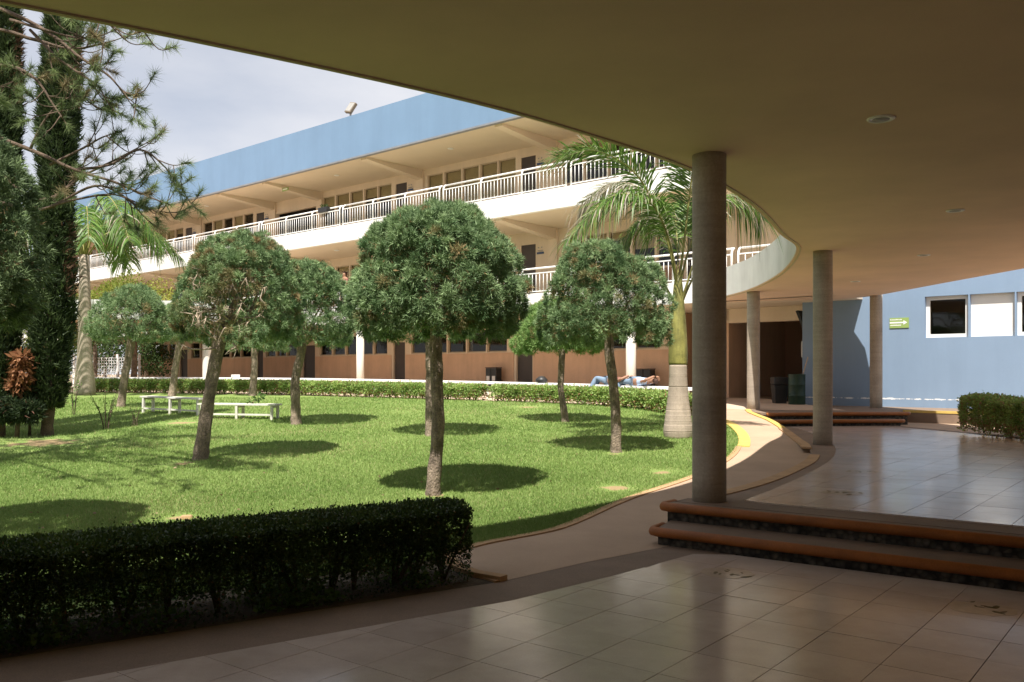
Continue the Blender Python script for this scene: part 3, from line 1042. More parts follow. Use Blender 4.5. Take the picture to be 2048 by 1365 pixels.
WOFF = [(-2.97, -2.02), (-4.01, -3.05), (-5.08, -4.12), (-6.20, -5.17), (-7.29, -6.32)]
for fl, (z0, z1) in enumerate(((F2, 10.85), (F1, 7.35))):
    ops = []
    for x in (6.1, -1.63, -9.36, -20.95, -28.6, -36.3):
        ops.append((x - 1.72, x - 0.94, z0, z0 + 2.42))
        for k, (a, b) in enumerate(WOFF):
            ops.append((x + a, x + b, z0 + 1.02, z0 + 2.52))
    ops.append((-20.7, -17.1, z0, z0 + 2.15))
    wall_open('wall', XL, XR - 1.0, z0, z1, V, V + 0.18, ops, M['cream'] if fl == 0 else M['cream'], bld)
    for x in (6.1, -1.63, -9.36, -20.95, -28.6, -36.3):
        d = MB().box(x - 1.72, x - 0.94, V + 0.05, V + 0.10, z0 + 0.01, z0 + 2.42)
        dd = d.build('door', M['door_dark'], bld)
        MB().box(x - 1.68, x - 1.62, V + 0.02, V + 0.05, z0 + 0.98, z0 + 1.10).build('handle', M['grey_metal'], dd)
        for k, (a, b) in enumerate(WOFF):
            bl = {(-9.36, 0): (0.35, 0.3, 1.0, 0.45, 0.35), (-1.63, 0): (1, 1, 1, 1, 1)}.get((x, fl), [rb.choice((0, 0.2, 0.5, 1.0)) for _ in range(5)])[k]
            window(x + a, x + b, z0 + 1.02, z0 + 2.52, V + 0.05, bld, M['frame_tan'], bl)
        # wainscot below the windows, set proud of the wall
        MB().box(x - 7.4, x - 1.85, V - 0.014, V + 0.001, z0 + 0.005, z0 + 0.98).build('wainscot', M['brown_wall'], bld)
        s = MB().box(x - 0.86, x - 0.5, V - 0.03, V - 0.012, z0 + 1.98, z0 + 2.06).build('door_sign', M['sign_blue'], bld)
        mm = MB()
        for q in range(4):
            mm.box(x - 0.80 + q * 0.07, x - 0.755 + q * 0.07, V - 0.028, V - 0.014, z0 + 2.10, z0 + 2.14)
            if q % 2 == 0: mm.box(x - 0.80 + q * 0.08, x - 0.74 + q * 0.08, V - 0.028, V - 0.014, z0 + 2.22, z0 + 2.27)
        mm.build('sign_mark', M['grey_metal'], s)
    MB().box(XL, XR - 1, V + 1.3, V + 1.4, z0, z1).build('dark_room_backing', M['dark_in'], bld)  # near-black sheet, stands for the darkness of the unlit rooms
# soffit lights (small round fittings)
for z in (10.85, 7.35):
    for x in (-5.5, -13.0, 2.3, -24.5, -32.0):
        MB().lathe([(0.12, z + 0.001), (0.13, z - 0.02), (0.10, z - 0.035)], x, 1.5, 16).build('soffit_light', M['frame_white'], bld)
es = MB().box(-16.62, -16.14, 1.0, 1.035, 10.50, 10.66).build('exit_sign', M['sign_green'], bld)
MB().box(-16.55, -16.2, 0.985, 0.9985, 10.56, 10.60).build('arrow', M['sign_white'], es)

# ground floor: brown wainscot wall, windows over it, open doorways, pillars
GZ = 0.60
gops, doors = [], [(-22.63, -22.0), (-18.37, -17.3), (-11.23, -10.43), (-3.6, -2.74), (-31.0, -30.1)]
for a, b in doors: gops.append((a, b, GZ, 3.05))
wins = []
for a, b in ((-2.55, 3.55), (-10.2, -3.85), (-17.1, -11.4), (-21.9, -18.6), (-29.9, -22.9), (-35.7, -31.2)):
    n = max(1, round((b - a - 0.4) / 1.15))
    w_ = (b - a - 0.4) / n
    for k in range(n):
        wins.append((a + 0.2 + k * w_, a + 0.2 + (k + 1) * w_ - 0.08))
for a, b in wins: gops.append((a, b, 2.50, 3.45))
wall_open('ground_wall', -36.0, 3.77, GZ, 3.78, V, V + 0.2, gops, M['cream'], bld)
segs = []
edges = [-35.95] + [q for d in sorted(doors) for q in (d[0] - 0.14, d[1] + 0.06)] + [3.74]
for a, b in zip(edges[0::2], edges[1::2]):
    MB().box(a, b, V - 0.03, V + 0.002, GZ, 2.46).build('wainscot', M['wainscot'], bld)
for a, b in wins:
    window(a, b, 2.50, 3.45, V + 0.06, bld, M['frame_tan'], 0.0, depth=0.06)
MB().box(-36.0, 3.7, V + 1.5, V + 1.6, GZ, 3.77).build('dark_room_backing', M['dark_in'], bld)  # room darkness painted as a near-black backing
for a, b in doors:
    MB().box(a, b, V + 0.10, V + 0.15, GZ, 3.05).build('door', M['door_dark'], bld)
for x in (4.19, -9.63):
    MB().lathe([(0.165, 0.55), (0.167, 2.0), (0.165, 3.78)], x, 0.15, 28).build('pillar', M['pillar_white'], bld, True)
# passage beside the classrooms: dark recess, bulkhead, bars, side walls
MB().box(3.77, 4.0, V - 0.02, V + 5.5, GZ, 3.78).build('passage_wall', M['wainscot'], bld)
MB().box(3.9, 10.0, V + 5.4, V + 5.6, GZ, 3.78).build('passage_back_wall', M['brown_wall'], bld)
MB().box(5.95, 9.1, V - 0.3, V, 3.30, 3.775).build('bulkhead', M['cream'], bld)
MB().box(5.9, 6.15, V - 0.3, V + 4.2, GZ, 3.77).build('passage_pier', M['wainscot'], bld)
MB().box(7.2, 8.0, V + 4.7, V + 5.35, GZ, 2.55).build('cupboard', M['dark_in'], bld)
MB().box(8.1, 8.95, V + 4.9, V + 5.35, GZ, 2.4).build('cupboard', M['cream'], bld)
gb = MB()
for k in range(7): gb.box(4.05 + k * 0.29, 4.09 + k * 0.29, V + 2.0, V + 2.04, GZ, 3.3)
for z in (1.1, 2.1, 2.6): gb.box(4.0, 5.95, V + 1.99, V + 2.05, z, z + 0.06)
gb.build('bar_gate', M['black'], bld)

# blue single-storey block at the end
blue = tag(empty('blue_block', (*BO, 0), BR), 'sky blue rendered wall of the end block with high white-framed windows', 'building')
BVX = 2.2
bops = [(12.68, 13.80, 2.60, 3.76), (14.97, 16.1, 2.60, 3.76), (13.84, 14.93, 2.60, 3.76), (19.0, 20.1, 2.6, 3.76)]
wall_open('wall', 9.12, 30.0, 0.5, 6.4, BVX, BVX + 0.35, bops, M['blue_wall'], blue)
MB().box(9.12, 9.32, BVX + 0.35, 9.0, 0.5, 6.4).build('side_wall', M['blue_wall'], blue)
for a, b in ((12.68, 13.80), (14.97, 16.1), (19.0, 20.1)):
    window(a, b, 2.60, 3.76, BVX + 0.13, blue, M['frame_white'], 0, depth=0.08, fw=0.10)
MB().box(13.84, 14.93, BVX + 0.13, BVX + 0.2, 2.60, 3.76).build('panel', M['frame_white'], blue)
MB().box(9.4, 30.0, BVX + 1.6, BVX + 1.7, 0.6, 4.2).build('dark_room_backing', M['dark_in'], blue)  # near-black backing in place of the block's unlit inside
MB().box(9.12, 30, BVX + 0.3, 9.0, 6.2, 6.4).build('roof', M['soffit'], blue)

# evacuation arrow sign on the blue wall
sg = tag(empty('arrow_sign', (*bw(11.99, BVX - 0.012), 2.90), BR), 'small green rectangular sign with white arrow on the blue wall', 'sign')
MB().box(-0.265, 0.265, -0.008, 0.010, 0.0, 0.295).build('board', M['sign_green'], sg)
MB().box(-0.26, 0.12, -0.012, -0.0085, 0.135, 0.175).raw([(0.12, -0.0105, 0.09), (0.12, -0.0105, 0.22), (0.225, -0.0105, 0.155)], [(0, 2, 1)]).build('arrow', M['sign_white'], sg)
tx = MB()
rg = random.Random(2)
for z in (0.225, 0.065):
    x = -0.25
    while x < 0.06:
        w_ = rg.uniform(0.012, 0.022)
        tx.box(x, x + w_, -0.0115, -0.0085, z, z + rg.uniform(0.022, 0.034))
        x += w_ + 0.006
tx.build('lettering', M['sign_white'], sg)

# ------------------------------------------------------------------ balcony railings: sections of three panels with paired end posts
bal_me = MB().cyl(0, 0, 0.0, 0.64, 0.0125, n=6).mesh('baluster', M['rail'], True)
post_pts = [(0, 0, 0), (0, 0, 0.70), (0, 0.015, 0.79), (0, 0.055, 0.865), (0, 0.115, 0.905), (0, 0.17, 0.915)]
post_me = MB().tube(post_pts, 0.034, 8).mesh('post', M['rail'], True)
SEC = 6.245


def rail_section(xr, zf, label, SEC=SEC):
    L = SEC - 0.22
    t = tag(empty('balcony_railing', (*bw(xr - 0.11, 0.03), zf), BR), label, 'railing', 'white balcony railing sections')
    MB().tube([(-L, 0.17, 0.915), (0, 0.17, 0.915)], 0.034, 8).build('top_rail', M['rail'], t, True)
    MB().box(-L, 0, -0.02, 0.02, 0.70, 0.735).build('middle_rail', M['rail'], t)
    MB().box(-L, 0, -0.02, 0.02, 0.06, 0.09).build('bottom_rail', M['rail'], t)
    np_ = max(1, round(L / 2.0))
    for k in range(np_ + 1): inst('post', post_me, t, (-L * k / np_, 0, 0))
    for k in range(np_):
        for q in range(1, 12):
            inst('baluster', bal_me, t, (-L * (k + q / 12.0) / np_, 0, 0.075))


ORD = ['first', 'second', 'third', 'fourth', 'fifth', 'sixth', 'seventh', 'eighth']
for k in range(8):
    rail_section(7.955 - SEC * k, F2, f'white top-floor balcony railing, {ORD[k]} section counted from the palm end')
for k in range(8):
    rail_section(14.2 - SEC * k if k else 10.9, F1, f'white middle-floor balcony railing, {ORD[k]} section counted from the canopy end', SEC if k else 2.95)

# things on the building
fl = tag(empty('floodlight', (*bw(-10.1, 0.0), 12.68), BR), 'tilted grey floodlight on top of the blue parapet', 'floodlight')
MB().box(-0.03, 0.03, -0.03, 0.03, 0.0, 0.16).build('bracket', M['grey_metal'], fl)
h = MB().box(-0.20, 0.20, -0.07, 0.07, -0.26, 0.26).build('housing', M['rust'], fl, bevel=0.02)
h.location = (0.05, -0.02, 0.38)
h.rotation_euler = (R(-28), R(14), 0)
gl = MB().box(-0.16, 0.16, -0.082, -0.071, -0.21, 0.21).build('lens', M['grey_metal'], h)
pl = tag(empty('planter_box', (*bw(-12.0, 0.06), F2 + 0.72), BR), 'small dark planter hanging on the top balcony railing', 'planter')
MB().box(-0.32, 0.32, -0.14, 0.06, 0.02, 0.24).build('box', M['black'], pl, bevel=0.015)
ball_crown('plant', [(-0.1, -0.03, 0.30), (0.15, -0.03, 0.27)], [0.10, 0.08], np.random.default_rng(4), 160, M['dark_tree'], pl, 0.06)

# ------------------------------------------------------------------ long curved white bench behind the far hedge
bpts = curve([(5.3, 23.3), (4.9, 24.1), (2.6, 26.9), (-0.2, 29.3), (-2.4, 30.9), (-6.6, 33.5), (-10.0, 34.9), (-13.5, 35.6), (-17.5, 35.3)], 8)
bench = tag(empty('curved_bench', (0, 0, 0)), 'long curved low white bench running behind the far hedge', 'bench')
strip('seat', offset(bpts, 0.19), offset(bpts, -0.19), 0.48, 0.555, M['rail'], bench, zfun=g)
acc = 0
for i in range(1, len(bpts)):
    acc += math.dist(bpts[i], bpts[i - 1])
    if acc > 0.9:
        acc = 0
        for sgn in (-0.13, 0.13):
            p = offset(bpts, sgn)[i]
            MB().box(p[0] - .03, p[0] + .03, p[1] - .03, p[1] + .03, g(p[1]) - 0.01, g(p[1]) + 0.482).build('leg', M['rail'], bench)

# two small garden benches on the lawn
def lawn_bench(name, a, b, wdt, hgt, label, tilt=0.0):
    a, b = np.array(a), np.array(b)
    L = float(np.linalg.norm(b - a))
    ang = math.atan2(b[1] - a[1], b[0] - a[0])
    z = g((a[1] + b[1]) / 2)
    sl = (g(b[1]) - g(a[1])) / L
    t = tag(empty(name, (a[0], a[1], g(a[1])), ang), label, 'bench', 'low white benches on the lawn')
    t.rotation_euler = (0, -math.atan(sl), ang)
    for k in range(3):
        MB().box(-0.05, L + 0.05, -wdt / 2 + k * wdt / 3 + 0.004, -wdt / 2 + (k + 1) * wdt / 3 - 0.004, hgt - 0.035, hgt).build('seat_plank', M['old_white'], t)
    for x in (0.05, L / 2, L - 0.05):
        for y in (-wdt / 2 + 0.04, wdt / 2 - 0.04):
            MB().box(x - .028, x + .028, y - .028, y + .028, -0.02, hgt - 0.036).build('leg', M['old_white'], t)
        MB().box(x - .02, x + .02, -wdt / 2 + .07, wdt / 2 - .07, hgt - 0.09, hgt - 0.04).build('crosspiece', M['old_white'], t)
    MB().box(0.07, L / 2 - 0.03, -wdt / 2 + .025, -wdt / 2 + .055, 0.09, 0.13).build('stretcher', M['old_white'], t)
    MB().box(L / 2 + 0.03, L - 0.07, -wdt / 2 + .025, -wdt / 2 + .055, 0.09, 0.13).build('stretcher', M['old_white'], t)


lawn_bench('lawn_bench', (-9.30, 22.5), (-7.55, 21.65), 0.38, 0.42, 'low white wooden bench farther left on the lawn, in full sun')
lawn_bench('lawn_bench', (-7.3, 20.9), (-5.5, 20.65), 0.42, 0.36, 'low white wooden bench between the leaning tree and the dark trunk')

# bins and small things
def twin_bin(p, label):
    t = tag(empty('twin_bin', (*p, g(p[1])), BR), label, 'bin', 'dark twin bins against the brown wall')
    MB().box(-0.30, -0.01, -0.17, 0.17, 0, 0.92).build('body', M['black'], t, bevel=0.015)
    MB().box(0.01, 0.30, -0.17, 0.17, 0, 0.92).build('body', M['black'], t, bevel=0.015)
    for s in (-0.155, 0.155):
        MB().box(s - 0.085, s + 0.085, -0.185, -0.172, 0.40, 0.60).build('notice', M['paper'], t)
    MB().box(-0.31, 0.31, -0.18, 0.18, 0.925, 0.96).build('lid', M['dark_in'], t)


twin_bin(bw(-4.47, 3.0), 'dark twin waste bin beside the dark doorway under the big dome tree')
twin_bin(bw(2.94, 3.0), 'dark twin waste bin between the white pillar and the bottle palm')
bg = tag(MB().lathe([(0.10, 0), (0.20, 0.04), (0.19, 0.12), (0.10, 0.2), (0.03, 0.22)], n=12).build('bag', M['black'], None, True,
         (0.95, 28.37, g(28.37) + 0.555)), 'small dark bag lying on the long white bench', 'bag')
wb = tag(MB().box(-0.16, 0.16, -0.12, 0.12, 0, 0.12).build('carton', M['paper'], None, False, (-11.0, 35.15, g(35.15) + 0.555), 0.4, bevel=0.01),
         'small white carton on the long white bench near the leaning tree', 'box')

dr = tag(empty('green_drum', (8.35, 25.9, P2)), 'dark green waste drum standing beside the shaded blue wall', 'bin')
MB().lathe([(0.235, 0), (0.245, 0.02), (0.24, 0.3), (0.25, 0.315), (0.24, 0.33), (0.24, 0.62), (0.25, 0.635), (0.24, 0.65), (0.242, 0.92), (0.25, 0.94), (0.23, 0.945), (0.225, 0.86), (0.0, 0.85)], n=28).build('barrel', M['green_drum'], dr, True)
MB().tube([(0.05, 0, 0.5), (0.36, 0.1, 1.45)], 0.018, 8).build('stick', M['twig'], dr, True)
bb = tag(empty('black_bin', (8.02, 26.5, P2)), 'black tapered waste bin tucked behind the green drum', 'bin')
MB().raw([(-.16, -.16, 0), (.16, -.16, 0), (.16, .16, 0), (-.16, .16, 0), (-.21, -.21, .62), (.21, -.21, .62), (.21, .21, .62), (-.21, .21, .62)],
         [(0, 3, 2, 1), (4, 5, 6, 7), (0, 1, 5, 4), (1, 2, 6, 5), (2, 3, 7, 6), (3, 0, 4, 7)]).build('body', M['black'], bb, bevel=0.02)
MB().box(-.22, .22, -.22, .22, .625, .86).build('lid', M['black'], bb, bevel=0.03)
tv = tag(empty('wall_screen', (*bw(9.12, 2.75), 2.95), BR), 'black tilted screen fixed to the corner beside the shaded blue wall', 'screen')
MB().raw([(-0.03, -0.3, 0.02), (-0.03, 0.3, 0.02), (-0.09, 0.3, 0.0), (-0.09, -0.3, 0.0), (-0.25, -0.3, 0.62), (-0.25, 0.3, 0.62), (-0.33, 0.3, 0.60), (-0.33, -0.3, 0.60)],
         [(0, 1, 2, 3), (4, 7, 6, 5), (0, 4, 5, 1), (1, 5, 6, 2), (2, 6, 7, 3), (3, 7, 4, 0)]).build('casing', M['black'], tv)
MB().box(-0.24, 0.0, -0.04, 0.04, 0.42, 0.50).build('bracket', M['grey_metal'], tv)
eb = tag(MB().box(-0.17, -0.003, -0.12, 0.12, 0, 0.5).build('meter_box', M['old_white'], None, False, (*bw(9.12, 2.62), 2.1), BR, bevel=0.01),
         'small white electric box below the black screen in the passage', 'box')

# ------------------------------------------------------------------ people
def skin_person(name, joints, edges, mat_, label=None, cat=None, parent=None, root=0, sub=2):
    me = bpy.data.meshes.new(name)
    me.from_pydata([j[0] for j in joints], edges, [])
    me.materials.append(mat_)
    o = bpy.data.objects.new(name, me)
    link(o, parent)
    sk = o.modifiers.new('skin', 'SKIN')
    me.skin_vertices.new() if not me.skin_vertices else None
    for i, j in enumerate(joints):
        r = j[1] if isinstance(j[1], tuple) else (j[1], j[1])
        me.skin_vertices[0].data[i].radius = r
        me.skin_vertices[0].data[i].use_root = (i == root)
    sk.use_smooth_shade = True
    s = o.modifiers.new('sub', 'SUBSURF')
    s.levels = s.render_levels = sub
    if label: tag(o, label, cat)
    return o


def lying(loc, ang, shirt, label, knee_up):
    """on the back along local +x (head at +x), lower legs over the front edge of the bench (local -y)"""
    J = [((0, 0, 0.12), 0.13), ((0.25, 0, 0.12), 0.13), ((0.48, 0, 0.13), 0.145), ((0.58, 0, 0.14), 0.07), ((0.68, 0, 0.15), 0.085), ((0.78, 0.0, 0.15), 0.08)]
    E_ = [(0, 1), (1, 2), (2, 3), (3, 4), (4, 5)]
    b0 = len(J)
    J += [((0.50, -0.19, 0.13), 0.055), ((0.70, -0.27, 0.18), 0.044), ((0.80, -0.12, 0.26), 0.037), ((0.78, -0.03, 0.27), 0.032)]
    E_ += [(2, b0), (b0, b0 + 1), (b0 + 1, b0 + 2), (b0 + 2, b0 + 3)]
    b1 = len(J)
    J += [((0.50, 0.19, 0.13), 0.055), ((0.68, 0.28, 0.17), 0.044), ((0.80, 0.12, 0.25), 0.037), ((0.79, 0.03, 0.26), 0.032)]
    E_ += [(2, b1), (b1, b1 + 1), (b1 + 1, b1 + 2), (b1 + 2, b1 + 3)]
    legs = []
    for s in (-1, 1):
        b = len(J)
        kz = knee_up if s < 0 else knee_up * 0.6
        J += [((-0.04, 0.09 * s, 0.12), 0.085), ((-0.42, 0.07 * s - 0.05, 0.12 + kz), 0.062), ((-0.50, 0.07 * s - 0.27, -0.22 + kz * 0.6), 0.042), ((-0.52, 0.07 * s - 0.36, -0.26 + kz * 0.6), 0.035)]
        E_ += [(0, b), (b, b + 1), (b + 1, b + 2), (b + 2, b + 3)]
        legs.append((J[b], J[b + 1], J[b + 2]))
    o = skin_person('person', J, E_, M['skin'], label, 'person')
    o.location = loc
    o.rotation_euler = (0, 0, ang)
    TJ_ = [((-0.03, 0, 0.12), 0.145), ((0.25, 0, 0.12), 0.145), ((0.49, 0, 0.13), 0.158), ((0.51, -0.17, 0.13), 0.07), ((0.58, -0.23, 0.14), 0.06), ((0.51, 0.17, 0.13), 0.07), ((0.56, 0.22, 0.13), 0.06)]
    skin_person('shirt', TJ_, [(0, 1), (1, 2), (2, 3), (3, 4), (2, 5), (5, 6)], shirt, parent=o)
    LJ = [((0.02, 0, 0.12), 0.148)]
    LE = []
    for lg in legs:
        b = len(LJ)
        LJ += [(lg[0][0], 0.102), (lg[1][0], 0.080), (lg[2][0], 0.062)]
        LE += [(0, b), (b, b + 1), (b + 1, b + 2)]
    skin_person('jeans', LJ, LE, M['jeans'], parent=o)
    skin_person('hair', [((0.73, 0, 0.15), 0.092), ((0.82, 0, 0.14), 0.085), ((0.88, 0, 0.11), 0.05)], [(0, 1), (1, 2)], M['hair'], parent=o)
    for s in (-1, 1):
        sh = MB().box(-0.05, 0.05, -0.12, 0.10, -0.04, 0.05).build('shoe', M['paper'], o, bevel=0.02)
        sh.location = (-0.52, 0.07 * s - 0.38, -0.27 + (knee_up if s < 0 else knee_up * .6) * 0.6)
    return o


def on_bench(x):
    i = min(range(1, len(bpts) - 1), key=lambda k: abs(bpts[k][0] - x))
    a, b = bpts[i - 1], bpts[i + 1]
    return bpts[i], math.atan2(a[1] - b[1], a[0] - b[0])


pb, an = on_bench(3.0)
lying((pb[0], pb[1], g(pb[1]) + 0.55), an, M['brown_shirt'], 'person in jeans and dark red top lying on the bench with bent knees', 0.09)
pb, an = on_bench(3.55)
lying((pb[0], pb[1], g(pb[1]) + 0.55), an, M['blue_shirt'], 'person in light blue shirt lying on the bench, arms over the head', 0.0)
# someone standing at the middle-floor railing
bx, by = bw(-11.2, 0.55)
ps = skin_person('person', [((0, 0, 0.95), 0.13), ((0, 0, 1.15), 0.12), ((0, 0, 1.38), 0.14), ((0, -0.01, 1.47), 0.06), ((0, -0.03, 1.56), 0.085), ((0, -0.03, 1.66), 0.08),
                            ((-0.19, 0, 1.36), 0.05), ((-0.24, -0.12, 1.12), 0.042), ((-0.14, -0.34, 1.02), 0.033), ((0.19, 0, 1.36), 0.05), ((0.24, -0.12, 1.12), 0.042), ((0.14, -0.34, 1.02), 0.033),
                            ((-0.09, 0, 0.88), 0.08), ((-0.09, 0, 0.48), 0.055), ((-0.09, 0.02, 0.06), 0.04), ((0.09, 0, 0.88), 0.08), ((0.09, 0, 0.48), 0.055), ((0.09, 0.02, 0.06), 0.04)],
                 [(0, 1), (1, 2), (2, 3), (3, 4), (4, 5), (2, 6), (6, 7), (7, 8), (2, 9), (9, 10), (10, 11), (0, 12), (12, 13), (13, 14), (0, 15), (15, 16), (16, 17)], M['skin'],
                 'person with brown hair standing at the middle-floor railing beside the big dome tree', 'person')
ps.location = (bx, by, F1 - 0.02)
ps.rotation_euler = (0, 0, BR)
skin_person('shirt', [((0, 0, 0.93), 0.145), ((0, 0, 1.15), 0.135), ((0, 0, 1.38), 0.152), ((-0.19, 0, 1.36), 0.064), ((-0.24, -0.12, 1.12), 0.056), ((0.19, 0, 1.36), 0.064), ((0.24, -0.12, 1.12), 0.056)],
            [(0, 1), (1, 2), (2, 3), (3, 4), (2, 5), (5, 6)], M['brown_shirt'], parent=ps)
skin_person('hair', [((0, 0.0, 1.60), 0.095), ((0, 0.02, 1.68), 0.08), ((0, 0.05, 1.46), 0.07)], [(0, 1), (0, 2)], M['hair'], parent=ps)
skin_person('jeans', [((0, 0, 0.93), 0.148), ((-0.09, 0, 0.85), 0.095), ((-0.09, 0, 0.48), 0.075), ((-0.09, 0.02, 0.08), 0.06), ((0.09, 0, 0.85), 0.095), ((0.09, 0, 0.48), 0.075), ((0.09, 0.02, 0.08), 0.06)],
            [(0, 1), (1, 2), (2, 3), (0, 4), (4, 5), (5, 6)], M['jeans'], parent=ps)

# ------------------------------------------------------------------ clipped dome trees
def trunk(parent, pts, radii, mat_, rng, forks=(), n=12):
    """bark tube through pts with forks up into the crown"""
    P = curve(pts, 6)
    t = np.linspace(0, 1, len(P))
    r = np.interp(t, np.linspace(0, 1, len(radii)), radii)
    m = MB()
    m.tube(P, list(r), n, wob=0.07, rng=rng)
    for f_, rr in forks:
        q = curve(f_, 4)
        m.tube(q, list(np.linspace(rr, rr * 0.35, len(q))), 7, wob=0.05, rng=rng)
    return m.build('trunk', mat_, parent, True)


def dome_tree(x, y, cx, cy, rad, z0, z1, r0, n, label, seed, mat_=None, mid=None, size=0.062, tf=0.85, **kw):
    rng = np.random.default_rng(seed)
    zb = g(y)
    t = tag(empty('dome_tree', (x, y, zb)), label, 'tree', 'clipped dome trees on the lawn')
    L = lambda px, py, pz: (px - x, py - y, pz - zb)
    top = L(cx, cy, z0 + 0.25 * (z1 - z0))
    midp = L(*mid) if mid else (top[0] * 0.45 + rng.normal(0, .03), top[1] * 0.45, top[2] * 0.5)
    forks = []
    for k in range(7):
        a = k * 0.9 + rng.uniform(0, .5)
        e = rng.uniform(0.45, 0.75) * rad
        s = (top[0] * (tf + 0.05), top[1] * (tf + 0.05), top[2] * 0.86)
        forks.append(([s, (top[0] + e * .45 * math.cos(a), top[1] + e * .45 * math.sin(a), top[2] + 0.08), (top[0] + e * math.cos(a), top[1] + e * math.sin(a), top[2] + 0.45)], r0 * 0.42))
    trunk(t, [(0, 0, -0.05), (top[0] * .03, top[1] * .03, 0.12), midp, (top[0] * tf, top[1] * tf, top[2] * 0.82), (top[0], top[1], top[2] + 0.35)],
          [r0 * 1.35, r0 * 1.1, r0 * 0.92, r0 * 0.95, r0 * 0.5], M['bark'], rng, forks)
    dome_crown('crown', (cx - x, cy - y), rad, z0 - zb, z1 - zb, rng, n, mat_ or M['juniper'], t, size=size, **kw)
    return t


dome_tree(-0.98, 10.99, -0.94, 10.99, 1.06, 1.93, 3.72, 0.082, 54000, 'largest dome-clipped tree at the centre of the lawn, nearest trunk', 11, mid=(-0.92, 10.99, 1.0))
dome_tree(-1.60, 17.24, -1.62, 17.3, 1.05, 2.15, 3.9, 0.085, 15000, 'dome-clipped tree hidden behind the largest one, its trunk just left of it', 12, size=0.078)
dome_tree(1.76, 14.92, 1.62, 14.95, 1.00, 2.03, 3.80, 0.085, 40000, 'dome-clipped tree just left of the bottle palm', 13, mid=(1.74, 14.92, 1.1), dryness=0.06)
dome_tree(1.20, 19.96, 1.12, 20.0, 1.0, 2.03, 3.36, 0.075, 18000, 'paler dome-clipped tree half hidden behind the one beside the palm', 14, M['juniper_light'], size=0.078, mid=(1.10, 19.98, 1.3))
t5 = dome_tree(-4.95, 14.03, -4.36, 14.05, 0.96, 2.0, 3.86, 0.105, 34000, 'leaning dome-clipped tree with brown dead patches and bare twigs', 15, mid=(-4.81, 14.03, 1.2), tf=0.5, dryness=0.20,
               dry_dirs=[((0.25, -0.9, 0.0), 0.5), ((-0.35, -0.85, 0.4), 0.45), ((-0.8, -0.5, -0.2), 0.35)],
               holes=[((0.25, -0.95, -0.05), 0.42), ((-0.75, -0.55, -0.42), 0.45), ((-0.25, -0.85, -0.4), 0.4)])
dome_tree(-4.75, 19.41, -4.60, 19.45, 1.05, 2.08, 4.02, 0.10, 27000, 'dark-trunked dome tree close behind the leaning one', 16, size=0.078, mid=(-4.76, 19.41, 1.4))
dome_tree(-9.25, 31.5, -9.2, 31.6, 1.2, 2.3, 4.2, 0.12, 12000, 'dome-clipped tree at the far hedge behind the leaning tree', 17, size=0.078)
dome_tree(-10.82, 24.45, -10.5, 24.45, 1.05, 2.4, 3.93, 0.11, 17000, 'wide dome-clipped tree beyond the rose stems', 18, size=0.078, mid=(-10.7, 24.45, 1.6))
dome_tree(-12.0, 31.2, -11.7, 31.2, 0.98, 2.6, 4.15, 0.12, 12000, 'small dome-clipped tree with pale trunk behind the white bench', 19, size=0.078)
dome_tree(-5.40, 7.9, -5.35, 7.9, 1.06, 1.9, 3.80, 0.09, 36000, 'dome-clipped tree cut by the frame edge, shading the lawn', 20, M['juniper_dark'])
# bare twigs hanging in the gaps of the leaning tree
rng = np.random.default_rng(31)
m = MB()
for k in range(34):
    a = rng.uniform(-1.9, -0.7) if k % 3 else rng.uniform(-2.9, -1.9)
    rr = rng.uniform(0.55, 0.86)
    s = np.array([0.50 + 0.25 * math.cos(a), 0.02 + 0.25 * math.sin(a), rng.uniform(1.75, 2.75)])
    e = np.array([0.55 + rr * math.cos(a) * 1.15, 0.02 + rr * math.sin(a) * 1.25, s[2] + rng.uniform(-0.1, 0.3)])
    mid = (s + e) / 2 + rng.normal(0, 0.05, 3)
    m.tube(curve([s, mid, e], 4), list(np.linspace(0.016, 0.006, 9)), 5)
    for q in range(5):
        st = mid + (e - mid) * rng.uniform(0.1, 1)
        en = st + np.array([rng.normal(0, .08), rng.normal(0, .08), rng.uniform(-0.26, 0.04)])
        m.tube([st, (st + en) / 2 + rng.normal(0, .03, 3), en], [0.009, 0.006, 0.004], 4)
m.build('dead_twigs', M['twig'], t5, True)

